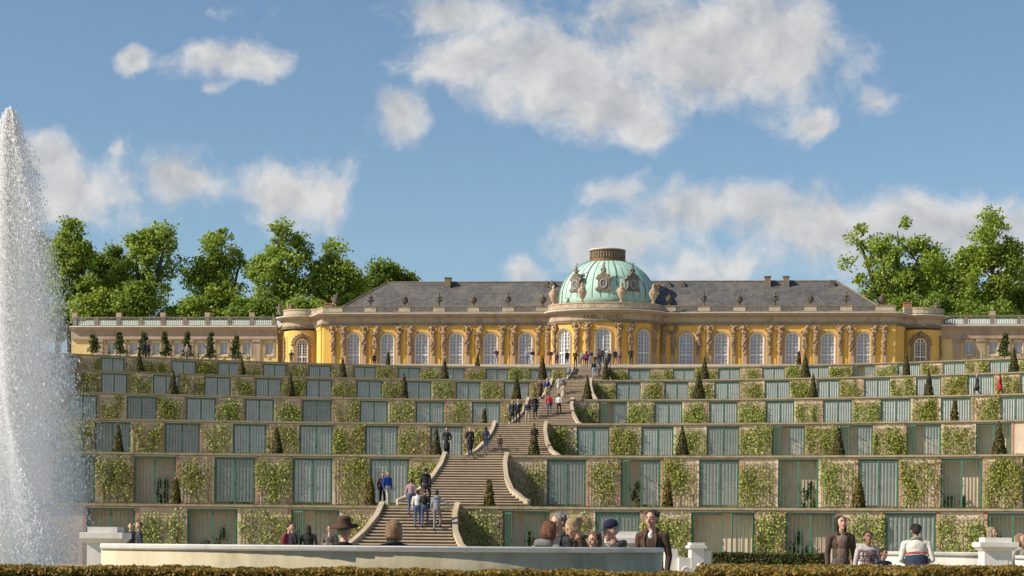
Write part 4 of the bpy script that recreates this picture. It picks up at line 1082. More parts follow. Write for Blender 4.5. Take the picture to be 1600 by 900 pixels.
for k, (px, yt, i) in enumerate(CONES):
    X = rimX(i, px, G[i]+.3); Y = rimY(i, X)+.95; s = F/Y; h = (at(px, yt, Y)[1]-G[i])
    rough = i == 1; wide = .44 if i >= 4 else .5
    rb = (h*.19 if not rough else h*.15)*rs.uniform(.86, 1.16)
    lab = ('rough golden brown yew column' if rough else 'clipped dark yew cone')+' standing at the edge above the '+ORD[i]
    if (px, i) in ((831.5, 2), (760, 1), (916.5, 4), (945.5, 5), (846, 5)): lab = ('rough yew column' if rough else 'clipped yew cone')+{946: ' before the right side of the top flight', 846: ' left of the top flight', 917: ' before the fifth stair flight', 832: ' before the third stair flight', 760: ' before the second stair flight'}[math.floor(px+.5)]
    o = thing('topiary_cone', lab, 'topiary', (X, Y, G[i]-.03), k, ('yew cones on the '+ORD[i]) if 'flight' not in lab else None)
    link('foliage', cone_mesh(h, rb, k, M_yewy if rough else M_yew, rough), o)
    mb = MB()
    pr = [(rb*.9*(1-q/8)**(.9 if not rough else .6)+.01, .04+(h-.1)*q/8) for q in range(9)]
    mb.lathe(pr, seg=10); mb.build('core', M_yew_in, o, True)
    mb = MB(); mb.tube([(0,0,0),(0,0,.1)], .05, 6); mb.build('trunk', M_bark, o)
for k, (px, yt, i, lab) in enumerate(((752,637,3,'thin brown conifer before a gate left of the stairs'),(1496,620,3,'thin brown conifer before a gate on the fourth wall, right side'),(602,549,6,'thin dark conifer in front of the second palace window'),
        (743,552,6,'thin dark conifer between palace windows left of the dome'),(1249,547,6,'thin dark conifer in front of palace windows right of the dome'))):
    X = rimX(i, px, G[i]+.3); Y = rimY(i, X)+1.6; h = at(px, yt, Y)[1]-G[i]
    o = thing('young_conifer', lab, 'conifer', (X, Y, G[i]-.02))
    link('foliage', cone_mesh(h, h*.13, 90+k, M_yewy if i == 3 else M_yew, True), o); mb = MB(); mb.tube([(0,0,0),(0,0,h*.9)], [.04,.015], 5); mb.build('trunk', M_bark, o)
SMT = [(128,520),(171,516),(207.5,517),(244,516),(277,517),(314,517),(355,522),(1577,518)]
for k, (px, yt) in enumerate(SMT):
    X = rimX(6, px, G[6]+1); Y = rimY(6, X)+3.2; zg = top_z(Y); h = at(px, yt, Y)[1]-zg; r = np.random.default_rng(200+k)
    o = thing('clipped_tree', 'small clipped tree with tiered foliage before the left wing' if px < 900 else 'small clipped tree with tiered foliage before the right wing', 'tree', (X, Y, zg-.02), 0, 'small clipped trees on the top terrace' if px < 900 else None)
    nb = 6; P = []
    for q in range(nb):
        f = q/(nb-1); n = 170; c = np.array([r.normal(0, .10), r.normal(0, .10), .75+(h-1.1)*f]); rad = np.array([.62*(1-.55*f), .62*(1-.55*f), .26]); d = r.normal(size=(n,3)); d /= np.linalg.norm(d, axis=1)[:,None]
        P.append(c+d*rad*(r.random(n)**.35)[:,None])
    V, Q = leaves(np.concatenate(P), .13, r, np.array([[-.3,-.3,.6]]), 1.2); link('crown', np_mesh('crown', V, Q, M_leafC), o)
    mb = MB(); mb.tube([(0,0,0),(.03,0,h*.5),(0,.02,h*.9)], [.06,.05,.02], 6); mb.build('trunk', M_bark, o)
def trellis_fence(pa, pb, label):
    o = thing('trellis_fence', label, 'fence'); xa, xb = rimX(6, pa), rimX(6, pb); n = int((xb-xa)/1.5)
    for k in range(n+1):
        x = xa+(xb-xa)*k/n; p = Vector((x, rimY(6, x)+4.5)); mb = MB(); z = top_z(p.y)-.05; mb.box(p.x-.035, p.x+.035, p.y-.035, p.y+.035, z, z+1.25); mb.build('post', M_green, o)
        if k < n:
            x2 = xa+(xb-xa)*(k+1)/n; p2 = Vector((x2, rimY(6, x2)+4.5)); pts = []
            for q in range(9):
                f = q/8; c = p.lerp(p2, f); pts.append((c.x, c.y, z+.75+.45*math.sin(math.pi*f)))
            mb = MB(); mb.tube(pts, .025, 4); mb.build('arch_rail', M_green, o)
            for hgt in (.35, .72): mb = MB(); mb.tube([(p.x, p.y, z+hgt), (p2.x, p2.y, z+hgt)], .022, 4); mb.build('rail', M_green, o)
trellis_fence(118, 372, 'low green iron fence with arched rails before the left wing')
trellis_fence(1545, 1640, 'low green iron fence with arched rails before the right wing')

# ------------------------------------------------------------------ foreground: basin, fountain, benches, hedges
FX, FY = at(14, 400, 37.6)[0], 37.6
mb = MB(); n = 64; prof = [(8.6,-.02),(8.75,.10),(8.75,.30),(8.95,.34),(8.95,.44),(8.35,.44),(8.35,.05)]
vs = []; fs = []
for r_, z in prof:
    for k in range(n): a = 2*math.pi*k/n; vs.append((r_*math.cos(a), r_*math.sin(a), z))
for j in range(len(prof)-1):
    for k in range(n): k2 = (k+1) % n; fs.append((j*n+k, j*n+k2, (j+1)*n+k2, (j+1)*n+k))
mb.add(vs, fs); o = mb.build('fountain_basin', M_marble, None, True); o.location = (FX, FY, 0); tag(o, 'round stone fountain basin under the water jet', 'basin')
M_water = mat('pool_water', (.05,.08,.07), (.07,.10,.08), rough=.06, spec=.6, scale=2, bump=.4)
mb = MB(); mb.add([(8.36*math.cos(2*math.pi*k/n), 8.36*math.sin(2*math.pi*k/n), .28) for k in range(n)], [tuple(range(n))]); o = mb.build('water', M_water); o.location = (FX, FY, 0); tag(o, None, None, kind='structure')
# jet: droplets thrown up in a column and falling outwards
jet_top = at(14, 169, FY)[1]
prof_px = [(169,5),(178,12),(200,20),(250,40),(300,54),(350,68),(400,79),(450,90),(500,99),(560,109),(620,119),(700,129),(760,135),(880,139)]
pz = np.array([at(14, y, FY)[1] for y, _ in prof_px])[::-1]; pr_ = np.array([x*FY/F for _, x in prof_px])[::-1]
def jet_pts(n, r, spread):
    u = r.random(n); z = .3+(jet_top-.3)*(1-u**.80)          # denser towards the foot
    Rz = np.interp(z, pz, pr_); q = np.abs(r.normal(0, spread, n)); q = np.where(q > 1.12, r.random(n), q)
    a = r.random(n)*2*math.pi; rad = Rz*q
    # clump into falling curtains
    a2 = a+.22*np.sin(5*a+z*.8); rad = rad*(1+.10*np.sin(z*2.1+3*a))
    return np.stack([rad*np.cos(a2), rad*np.sin(a2), z], 1), q
def drops(n, wid, ln, seed, spread):
    """short streaks of water, thin quads lying along the flow"""
    r = np.random.default_rng(seed); P, q = jet_pts(n, r, spread)
    rad = np.hypot(P[:,0], P[:,1])[:,None]+1e-6; out = np.concatenate([P[:,:2]/rad, np.zeros((n,1))], 1)
    d = np.array([[0, 0, 1.0]])-out*.16+r.normal(size=(n,3))*.22; d /= np.linalg.norm(d, axis=1)[:,None]
    w_ = np.cross(d, r.normal(size=(n,3))); w_ /= np.linalg.norm(w_, axis=1)[:,None]
    L2 = (ln*(.25+1.1*r.random(n)**2.2))[:,None]; W2 = (wid*(.5+.8*r.random(n)**2))[:,None]
    V = np.stack([P-d*L2, P-w_*W2, P+d*L2, P+w_*W2], 1).reshape(-1,3)
    return V, np.arange(4*n).reshape(n,4)
fj = thing('fountain_jet', 'tall white fountain jet of falling spray above the round basin', 'fountain', (FX, FY, .28))
V, T = drops(190000, .0125, .030, 1, .50); V[:,2] -= .28
o = link('spray', np_mesh('spray', V, T, M_drop), fj); o['kind'] = 'stuff'
V, T = drops(52000, .0155, .042, 2, .26); V[:,2] -= .28
o = link('column', np_mesh('column', V, T, M_drop), fj); o['kind'] = 'stuff'
V, T = drops(15000, .026, .040, 3, .52); V[:,2] -= .28
o = link('large_drops', np_mesh('large_drops', V, T, M_drop), fj); o['kind'] = 'stuff'
mm = bpy.data.materials.new('spray_mist'); mm.use_nodes = True; t_ = mm.node_tree; t_.nodes.remove(t_.nodes['Principled BSDF'])
pv = t_.nodes.new('ShaderNodeVolumePrincipled'); pv.inputs['Color'].default_value = (1,1,1,1); pv.inputs['Density'].default_value = .32; pv.inputs['Anisotropy'].default_value = 0
t_.links.new(pv.outputs[0], t_.nodes['Material Output'].inputs['Volume'])
mb = MB(); mb.lathe([(max(.02, float(r_)*.93), float(z)-.28) for z, r_ in zip(pz, pr_) if z > .45], seg=28); o = mb.build('mist', mm, fj, True); o['kind'] = 'stuff'

def arc_path(cx, cy, rad, a0, a1, n=28): return [(cx+rad*math.sin(a0+(a1-a0)*k/n), cy-rad*math.cos(a0+(a1-a0)*k/n)) for k in range(n+1)]
def marble_bench(pl, pr2, Yf, rad, ztop, label, m, turn=0.0):
    pc = (pl+pr2)/2; cy = Yf+rad; ax, _ = ray(pc, 850)
    cx = CX+ax*Yf; 
    # centre the arc on the viewing ray so that both ends fall where they stand
    d = Vector((ax, 1)).normalized(); d.rotate(Matrix.Rotation(turn, 2)); cen = Vector((cx, Yf))+d*rad
    base = math.atan2(-d.x, d.y)
    def endang(px, sg):
        lo, hi = 0, 1.3
        for _ in range(40):
            mth = (lo+hi)/2; a = sg*mth+base; p = (cen.x+rad*math.sin(a), cen.y-rad*math.cos(a))
            x = project(p[0], p[1], 1.0)[0]
            if (x-px)*sg < 0: lo = mth
            else: hi = mth
        return sg*lo+base
    a0, a1 = endang(pl, -1), endang(pr2, 1)
    o = thing('marble_bench', label, 'bench', (cen.x, cen.y, 0))
    rp = [(x-cen.x, y-cen.y) for x, y in arc_path(cen.x, cen.y, rad, a0, a1, 36)]
    mb = MB(); mb.sweep(rp, [(-.14, 0), (0, 0), (0, ztop-.07), (-.14, ztop-.07)]); mb.build('backrest', m, o, True)
    mb = MB(); mb.sweep(rp, [(-.19, ztop-.068), (.015, ztop-.068), (.025, ztop-.05), (.025, ztop-.015), (.01, ztop), (-.18, ztop), (-.20, ztop-.02)]); mb.build('backrest_coping', M_marble, o)
    mb = MB(); mb.sweep(rp, [(-.70, .44), (-.142, .44), (-.142, .53), (-.70, .53)]); mb.build('seat', m, o)
    mb = MB(); mb.sweep(rp, [(-.56, 0), (-.38, 0), (-.38, .438), (-.56, .438)]); mb.build('seat_support', m, o)
    mb = MB(); mb.sweep(rp, [(-.1, .0), (.06, 0), (.06, .14), (.002, .18), (-.1, .18)]); mb.build('base_moulding', m, o)
    return cen, a0, a1
BC, BA0, BA1 = marble_bench(158, 1035, 22.0, 5.2, EYE-.055, 'long curved marble bench with plain streaked back, people sitting in it', M_bench, R(9))
def pedestal(px, Y, capw, ztop, label, sh=.8):
    x, _ = at(px, 860, Y); o = thing('stone_pedestal', label, 'pedestal', (x, Y, 0), YAW); c = capw/2
    mb = MB(); mb.box(-c*.72, c*.72, -c*.72, c*.72, .3, ztop-.24); mb.build('shaft', M_marble, o)
    mb = MB(); mb.box(-c*.8, c*.8, -c*.8, c*.8, 0, .298); mb.build('base', M_marble, o)
    mb = MB(); mb.lathe([(c*.74*1.414, ztop-.238), (c*.80*1.414, ztop-.22), (c*.95*1.414, ztop-.17), (c*1.0*1.414, ztop-.16), (c*1.0*1.414, ztop-.085), (c*.96*1.414, ztop-.08)], seg=4); m_ = mb.build('cap', M_marble, o); m_.rotation_euler = (0, 0, math.pi/4)
    mb = MB(); mb.box(-c*.70, c*.70, -c*.70, c*.70, ztop-.078, ztop); mb.build('top_slab', M_marble, o)
    for k in range(1): mb = MB(); mb.box(-c*.5, c*.5, -c*.735, -c*.7205, .42, ztop-.34); mb.build('front_panel', M_marble, o)
pedestal(165, 26.6, .60, EYE+.165, 'white stone pedestal at the left end of the long curved bench')
pedestal(979, 26.6, .60, EYE+.16, 'white stone pedestal behind the man in the navy cap')
B2, _, _ = marble_bench(1338, 1540, 34.0, 5.5, EYE-.105, 'white marble bench beyond the man in the striped jacket', M_marble)
pedestal(1555, 33.6, .66, EYE+.15, 'white stone pedestal on the right beside the blond sitter')
B3, _, _ = marble_bench(1586, 1720, 34.6, 5.5, EYE-.16, 'white marble bench where the fair haired person in cream sits', M_marble)
# end of a carved bench right of the standing man
x, _ = at(1086, 860, 33.0); o = thing('carved_bench_end', 'carved white marble bench end with scroll relief beside the standing man', 'bench', (x, 33.0, 0), YAW+.15)
mb = MB(); mb.box(-.09, .13, -.12, .12, 0, EYE-.08); mb.build('pillar', M_marble, o)
mb = MB(); mb.box(-.13, .17, -.16, .16, EYE-.078, EYE-.03); mb.box(-.10, .14, -.13, .13, EYE-.028, EYE+.02); mb.build('cap', M_marble, o)
mb = MB(); mb.box(-.30, -.092, -.10, .10, 0, EYE-.24); mb.build('side_panel', M_marble, o)
mb = MB()
for k in range(3):
    z0_ = .30+.24*k; pts = []
    for q in range(14): a = q*.7; r_ = .085*(1-q/15); pts.append((-.20+(-1)**k*.02+r_*math.cos(a), -.11, z0_+r_*math.sin(a)))
    mb.tube(pts, .017, 5)
for q in range(8): mb.ell((.02+.03*math.sin(q*2), -.12, .25+.09*q), (.04,.02,.045), 6, 4)
mb.build('scroll_relief', M_marble, o)
mb = MB(); mb.box(-.52, -.302, .0, .14, 0, EYE-.09); mb.build('left_back', M_marble, o)
mb = MB(); mb.box(.132, .30, .05, .17, 0, EYE-.13); mb.build('right_back', M_marble, o)
x, _ = at(1343, 860, 35.2); mb = MB(); mb.box(x-.10, x+.10, 35.1, 35.3, 0, EYE-.03); mb.box(x-.14, x+.14, 35.06, 35.34, EYE-.028, EYE+.03); tag(mb.build('stone_post', M_marble), 'small white stone post behind the boy in the checked shirt', 'post')

def hedge(name_label, x0, x1, y0, y1, h, n, size, m, seed, rz=0):
    """box hedge: leaf faces over a dark core"""
    r = np.random.default_rng(seed); o = thing('box_hedge', name_label, 'hedge', ((x0+x1)/2, (y0+y1)/2, 0))
    lx, ly = (x1-x0)/2, (y1-y0)/2; at_, af = 4*lx*ly, 2*lx*h
    kt = int(n*at_/(at_+af+1e-6)); kf = n-kt
    wav = lambda x, y: .008*np.sin(x*3.1+seed)+.007*np.sin(x*7.7+y*5)+.007*np.sin(y*6.1)+.006*np.sin(x*17.3)
    tx, ty = r.uniform(-lx, lx, kt), r.uniform(-ly, ly, kt)
    Pt = np.stack([tx, ty, h+wav(tx, ty)-.035*np.abs(r.normal(size=kt))+.01], 1); Nt = np.tile([-.3, -.2, 1.0], (kt, 1))
    fx, fz = r.uniform(-lx, lx, kf), h*(1-r.random(kf)**1.4); Pf = np.stack([fx, -ly+.05*np.abs(r.normal(size=kf))-.02+wav(fx, fz), fz], 1); Nf = np.tile([-.2, -1.0, .3], (kf, 1))
    V, Q = leaves(np.concatenate([Pt, Pf]), size, r, np.concatenate([Nt, Nf]), 1.3)
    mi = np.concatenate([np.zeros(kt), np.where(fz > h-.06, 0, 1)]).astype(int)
    link('foliage', np_mesh('foliage', V, Q, list(m), mi), o)
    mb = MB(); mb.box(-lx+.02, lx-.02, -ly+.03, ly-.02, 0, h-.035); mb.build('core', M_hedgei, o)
hx0, hx1 = at(-60, 890, 18.6)[0], at(1100, 890, 18.6)[0]
H1 = EYE-.295
hedge('long low box hedge with brownish tips running before the curved bench', hx0, hx1, 18.5, 19.3, H1, 60000, .025, (M_hedge, M_hedged), 1)
xa, xb = at(1080, 885, 20)[0], at(1700, 885, 20)[0]
hedge('wide box hedge bed with orange tips right of the curved bench', xa+.05, xb, 19.4, 25.0, EYE-.275, 66000, .032, (M_hedge, M_hedged), 2)
xa, xb = at(1425, 880, 18.2)[0], at(1720, 885, 18.2)[0]
hedge('nearer dark box hedge in front of the man in the striped jacket', xa, xb, 17.9, 18.9, EYE-.215, 36000, .023, (M_hedge, M_hedged), 3)
xa, xb = at(1112, 870, 42)[0], at(1292, 870, 42)[0]
hedge('clipped dark green box hedge between the carved bench end and the woman', xa, xb, 41.5, 43, EYE-.21, 16000, .036, (M_hedged, M_hedged), 4)

# ------------------------------------------------------------------ people
SKIN = mat('skin', (.56,.33,.23), (.50,.29,.20), rough=.55, scale=20)
SKIN_D = mat('skin_tan', (.30,.16,.09), (.26,.14,.08), rough=.55, scale=20)
LIP = mat('lip', (.42,.15,.12), rough=.5)
def cloth(c):
    return mat('cloth_%.3f_%.3f_%.3f' % c, c, tuple(x*.72 for x in c), rough=.85, scale=9, bump=.35, bscale=14)
def hairm(c): return mat('hair_%.3f_%.3f_%.3f' % c, c, tuple(x*.42 for x in c), rough=.5, scale=55, spec=.4, bump=.6, bscale=90, streak=True)
EYEW = mat('eye_white', (.75,.72,.68), rough=.3); EYED = mat('eye_dark', (.03,.02,.015), rough=.2)
class Body:
    def __init__(s): s.pr = []; s.mb = MB()
    def cap(s, lab, pts, rad, seg=9):
        pts = [Vector(p) for p in pts]
        for k in range(len(pts)-1):
            a, b, ra, rb = pts[k], pts[k+1], rad[k], rad[k+1]; d = (b-a); l = d.length
            if l < 1e-5: continue
            d /= l; ax = d.orthogonal().normalized(); bx = d.cross(ax); rows = []
            for t in (-1, -.8, -.45, 0): rows.append((a+d*ra*t, ra*math.sqrt(max(0, 1-t*t))))
            for t in (0, .45, .8, 1): rows.append((b+d*rb*t, rb*math.sqrt(max(0, 1-t*t))))
            V = [rows[0][0]]; Fs = []
            for c, r in rows[1:-1]:
                for q in range(seg): V.append(c+(ax*math.cos(2*math.pi*q/seg)+bx*math.sin(2*math.pi*q/seg))*r)
            V.append(rows[-1][0]); n = len(rows)-2
            for q in range(seg):
                q2 = (q+1) % seg; Fs.append((0, 1+q2, 1+q)); Fs.append((len(V)-1, 1+(n-1)*seg+q, 1+(n-1)*seg+q2))
                for j in range(n-1): Fs.append((1+j*seg+q, 1+j*seg+q2, 1+(j+1)*seg+q2, 1+(j+1)*seg+q))
            s.mb.add(V, Fs); s.pr.append((lab, np.array(a), np.array(b), ra, rb, None))
    def ell(s, lab, c, r, rot=None):
        s.mb.ell(c, r, 14, 10, rot); s.pr.append((lab, np.array(c), np.array(c), 1, 1, (np.array(r), None if rot is None else np.array(rot))))
    def finish(s, labs, mats, voxel, smooth=2, front=None):
        me = remesh(s.mb, voxel, smooth, .34 if voxel < .012 else .5)
        n = len(me.polygons); ce = np.empty(n*3, np.float32); me.polygons.foreach_get('center', ce); ce = ce.reshape(-1,3)
        best = np.full(n, 1e9); idx = np.zeros(n, int)
        for lab, a, b, ra, rb, el in s.pr:
            if el is not None:
                d = ce-a
                if el[1] is not None: d = d@el[1]
                q = np.linalg.norm(d/el[0], axis=1); dist = (q-1)*el[0].min()
            else:
                ab = b-a; t = np.clip(((ce-a)@ab)/(ab@ab+1e-9), 0, 1); dist = np.linalg.norm(ce-a-t[:,None]*ab, axis=1)-(ra+(rb-ra)*t)
            m = dist < best; best[m] = dist[m]; idx[m] = labs.index(lab)
        if front is not None:
            m = (idx == labs.index('top')) & (np.abs(ce[:,0]) < front+.02*np.sin(ce[:,2]*9)) & (ce[:,1] < -.03) & (ce[:,2] > .90); idx[m] = labs.index('shirt')
        for x in mats: me.materials.append(x)
        me.polygons.foreach_set('material_index', idx.astype(np.int32)); return me
def person(pos, rz, label, H=1.72, top=(.1,.1,.12), bot=(.05,.06,.1), hair=(.05,.03,.02), skin=None, pose='stand', voxel=.024, style='short',
           coat=0.0, lean=0.0, head=(0, 0), shoe=(.03,.025,.02), arms='down', group=None, extras=(), near=False, name='person', seed=0, shirt=None, wide=1.0, shirt_big=False):
    r = random.Random(seed*7+int(abs(pos[0]*31+pos[1]*17))); k = H/1.75
    B = Body(); sit = pose == 'sit'; dz = -.46 if sit else 0.0
    up = Matrix.Translation((0,0,.93+dz)) @ Matrix.Rotation(lean, 4, 'X') @ Matrix.Translation((0,0,-.93))   # upper body
    def U(p): return tuple(up @ Vector(p))
    def S(p): return Vector(p)
    # legs
    for s in (-1, 1):
        hp = Vector((s*.092, .0, .92+dz))
        if sit: kn, an = (s*.12, -.43, .50), (s*.12, -.40, .09)
        elif pose == 'walk': kn, an = ((s*.09, -.20, .52), (s*.09, -.22, .10)) if s < 0 else ((s*.09, .03, .50), (s*.09, .26, .15))
        elif pose == 'climb': kn, an = ((s*.10, -.30, .66), (s*.10, -.22, .25)) if s < 0 else ((s*.09, -.02, .50), (s*.09, .08, .09))
        elif pose == 'down': kn, an = ((s*.10, -.18, .50), (s*.10, -.20, .08)) if s < 0 else ((s*.09, -.10, .56), (s*.09, .10, .22))
        else: kn, an = (s*(.10+.01), -.02, .50), (s*.115, .02, .09)
        B.cap('bot', [hp, kn, an], [.088, .062, .045])
        to = Vector(an)+Vector((s*.015, -.15, -.045)); B.cap('shoe', [Vector(an)+Vector((0, .04, -.035)), to], [.045, .036])
    # trunk
    B.ell('bot' if not coat else 'top', U((0, 0, .97)), (.165*wide, .115, .13))
    B.ell('top', U((0, 0, 1.14)), (.15*wide, .108, .20)); B.ell('top', U((0, 0, 1.30)), (.172*wide, .115, .17))
    B.cap('top', [U((-.135*wide, .0, 1.405)), U((.135*wide, 0, 1.405))], [.068, .068])
    if coat: B.cap('top', [U((0, .0, 1.0)), (0, -.0 if not sit else -.12, .93+dz-coat)], [.16, .17+coat*.10])
    B.cap('skin', [U((0, .01, 1.43)), U((0, -.012, 1.53))], [.056, .052]); B.cap('top', [U((0, .015, 1.40)), U((0, .012, 1.455))], [.085, .066])
    # head
    hm = up @ Matrix.Translation((0, -.005, 1.53)) @ Matrix.Rotation(head[0], 4, 'Z') @ Matrix.Rotation(head[1], 4, 'X') @ Matrix.Translation((0, .005, -1.53))
    hrot = hm.to_3x3()
    def Hd(p): return tuple(hm @ Vector(p))
    B.ell('skin', Hd((0, -.005, 1.655)), (.076, .094, .095), hrot); B.ell('skin', Hd((0, -.045, 1.595)), (.056, .058, .068), hrot)
    if near:
        B.cap('skin', [Hd((0, -.096, 1.652)), Hd((0, -.118, 1.612))], [.010, .0165]); B.cap('skin', [Hd((0, -.08, 1.548)), Hd((0, -.085, 1.545))], [.026, .026])
        B.cap('skin', [Hd((-.035, -.082, 1.672)), Hd((.035, -.082, 1.672))], [.014, .014])
        for s in (-1, 1):
            B.ell('skin', Hd((s*.079, .005, 1.632)), (.012, .022, .034), hrot); B.ell('skin', Hd((s*.042, -.068, 1.612)), (.022, .02, .024), hrot)
        B.cap('lip', [Hd((-.020, -.098, 1.577)), Hd((.020, -.098, 1.577))], [.0095, .0095])
    else:
        B.cap('skin', [Hd((0, -.095, 1.65)), Hd((0, -.112, 1.61))], [.012, .016])
        for s in (-1, 1): B.ell('skin', Hd((s*.078, .005, 1.632)), (.014, .022, .034), hrot)
    # arms
    for s in (-1, 1):
        sh = U((s*.182*wide, 0, 1.395))
        mode = arms if isinstance(arms, str) else arms[0 if s < 0 else 1]
        if mode == 'down': el, wr = (s*.235*wide, .03, 1.12), (s*.225, -.05, .88)
        elif mode == 'pocket': el, wr = (s*.27*wide, .06, 1.12), (s*.20, -.06, .95)
        elif mode == 'bent': el, wr = (s*.24*wide, .0, 1.12), (s*.12, -.22, 1.12)
        elif mode == 'front': el, wr = (s*.20*wide, -.14, 1.16), (s*.06, -.30, 1.25)
        elif mode == 'out': el, wr = (s*.42, -.04, 1.24), (s*.60, -.08, 1.12)
        elif mode == 'hip': el, wr = (s*.36, .06, 1.16), (s*.19, -.04, .99)
        elif mode == 'face': el, wr = (s*.24, -.16, 1.25), (s*.06, -.19, 1.57)
        elif mode == 'back': el, wr = (s*.25*wide, .14, 1.14), (s*.20, .16, .92)
        else: el, wr = (s*.235, .03, 1.12), (s*.225, -.05, .88)
        el, wr = U(el), U(wr); B.cap('top', [sh, el, wr], [.062, .050, .038])
        d = (Vector(wr)-Vector(el)).normalized(); hnd = Vector(wr)+d*.055
        sd_ = d.cross(Vector((0, 1, 0)));  sd_ = sd_.normalized() if sd_.length > .1 else Vector((1, 0, 0))
        B.cap('skin', [Vector(wr)+d*.01, hnd], [.026, .034])
        if near:
            for q, ln in enumerate((.075, .085, .08, .062)):
                b0 = hnd+sd_*(.024-.016*q); B.cap('skin', [b0, b0+d*ln*.55, b0+d*ln*.95+Vector((0, -.012, 0))], [.0095, .009, .008])
            B.cap('skin', [hnd-d*.03+sd_*.028, hnd+sd_*.05+d*.012], [.011, .009])
        else: B.cap('skin', [hnd, hnd+d*.07], [.03, .018])
    if shirt and not shirt_big: B.ell('shirt', U((0, -.058, 1.395)), (.042, .052, .075))
    labs = ['skin', 'top', 'bot', 'shoe', 'lip', 'shirt']
    sk = skin or SKIN
    me = B.finish(labs, [sk, cloth(top), cloth(bot), cloth(shoe), LIP, cloth(shirt or (.7,.7,.7))], voxel, 3 if near else 2, .088 if shirt_big else None)
    o = tag(link(name, me, None, pos, rz), label, 'person', group); o.scale = (k, k, k)
    # hair
    hb = MB(); vx = .014 if not near else .0075
    def he(c, rr_): hb.ell(Hd(c), rr_, 12, 8, hrot)
    if style == 'thin': he((0, .05, 1.635), (.078, .055, .05)); hm_ = remesh(hb, vx, 1); hm_.materials.append(hairm(hair)); link('hair', hm_, o)
    elif style != 'bald':
        he((0, .018, 1.685), (.086, .096, .082)); he((0, .05, 1.645), (.080, .062, .085))
        if style in ('long', 'bob', 'pony'):
            he((0, .035, 1.66), (.095, .092, .098)); 
            for s in (-1, 1): he((s*.074, .012, 1.64), (.018, .055, .075))
        if style == 'bob': he((0, .04, 1.60), (.098, .075, .10)); [he((s*.075, .01, 1.575), (.032, .06, .075)) for s in (-1, 1)]
        if style == 'long':
            he((0, .06, 1.55), (.085, .05, .15)); [he((s*.078, .02, 1.54), (.022, .04, .13)) for s in (-1, 1)]
        if style == 'pony':
            hb.tube([Hd((0, .10, 1.70)), Hd((0, .165, 1.70)), Hd((.01, .19, 1.60)), Hd((.0, .17, 1.50))], [.034, .048, .044, .02], 8)
        if near and style in ('long', 'bob', 'pony', 'short'):
            for q in range(46):
                a = r.uniform(-2.2, 2.2); p0 = (.088*math.sin(a), .02+.088*math.cos(a), 1.70+r.uniform(-.01,.04)); ln = {'short': .05, 'pony': .06, 'bob': .16, 'long': .24}[style]
                hb.tube([Hd(p0), Hd((p0[0]*1.08, p0[1]*1.02+.005, p0[2]-ln*.5)), Hd((p0[0]*1.05, p0[1]+.004, p0[2]-ln))], [.007, .009, .004], 5)
        hm_ = remesh(hb, vx, 1 if near else 2, .45); hm_.materials.append(hairm(hair)); link('hair', hm_, o)
    if near:
        for s in (-1, 1):
            eb = MB(); eb.ell(Hd((s*.030, -.089, 1.644)), (.0125, .008, .0075), 10, 8, hrot); eb.mi = 1; eb.ell(Hd((s*.030, -.0945, 1.644)), (.0062, .004, .0062), 8, 6, hrot); eb.build('eye', [EYEW, EYED], o, True)
            bb = MB(); bb.tube([Hd((s*.012, -.099, 1.666)), Hd((s*.032, -.100, 1.672)), Hd((s*.050, -.090, 1.664))], [.004, .005, .003], 5); bb.build('eyebrow', hairm(hair), o)
    for e in extras:
        kind = e[0]; mb = MB()
        if kind == 'hat':
            prof = [(.082,.0),(.20,-.012),(.205,.004),(.10,.022),(.096,.10),(.080,.128),(.03,.118)]; mb.lathe(prof, seg=28, sx=.95, sy=1.1)
            h_ = mb.build('hat', mat('felt_brown', (.085,.045,.025), (.06,.03,.018), rough=.9, scale=12), o, True); h_.matrix_local = hm @ Matrix.Translation((0, .008, 1.695)) @ Matrix.Rotation(R(-8), 4, 'X') @ Matrix.Scale(.9, 4)
            mb = MB(); mb.lathe([(.101,.024),(.102,.055),(.097,.056)], seg=28, sx=.95, sy=1.1); q = mb.build('hat_band', cloth((.03,.02,.015)), o, True); q.matrix_local = h_.matrix_local
        if kind == 'cap':
            prof = [(.092,.0),(.095,.03),(.085,.075),(.05,.105),(.01,.115)]; mb.lathe(prof, seg=20, sx=.95, sy=1.08)
            V = []
            for q in range(9):
                a = math.pi*(q/8); V += [(.088*math.cos(a), -.06-.03*math.sin(a), .008), (.085*math.cos(a), -.07-.10*math.sin(a), -.008)]
            mb.add(V, [(2*q, 2*q+2, 2*q+3, 2*q+1) for q in range(8)])
            h_ = mb.build('cap', cloth(e[1]), o, True); h_.matrix_local = hm @ Matrix.Translation((0, .006, 1.683))
            if len(e) > 2:
                mb = MB(); mb.tube([(.02*math.cos(t), -.102, .045+.02*math.sin(t)) for t in np.linspace(0, 2*math.pi, 9)], .006, 5); q = mb.build('cap_emblem', cloth(e[2]), o); q.matrix_local = h_.matrix_local
        if kind == 'hood': 
            for q in range(9):
                a = math.pi*q/8; mb.ell(U((.115*math.cos(a), .035+.085*math.sin(a), 1.44+.015*math.sin(a))), (.052, .05, .055), 8, 6)
            hm2 = remesh(mb, .012, 2); hm2.materials.append(cloth(e[1])); link('hood', hm2, o)
        if kind == 'collar':
            pts = [U((.085*math.cos(t), .005+.085*math.sin(t), 1.47+.02*math.sin(t))) for t in np.linspace(-1.0, math.pi+1.0, 13)]; mb.tube(pts, .024, 7); mb.build('collar', cloth(e[1]), o, True)
        if kind == 'bag':
            x = e[2] if len(e) > 2 else .2; mb.box(x-.05, x+.05, -.14, .14, .80, 1.05); mb.build('bag', cloth(e[1]), o)
            mb = MB(); mb.tube([(x, 0, 1.05), (x*.4, .14, 1.30), U((-x*.6, .02, 1.47)), (x*.1, -.15, 1.25), (x, -.02, 1.05)], .012, 5); mb.build('bag_strap', cloth(e[1]), o)
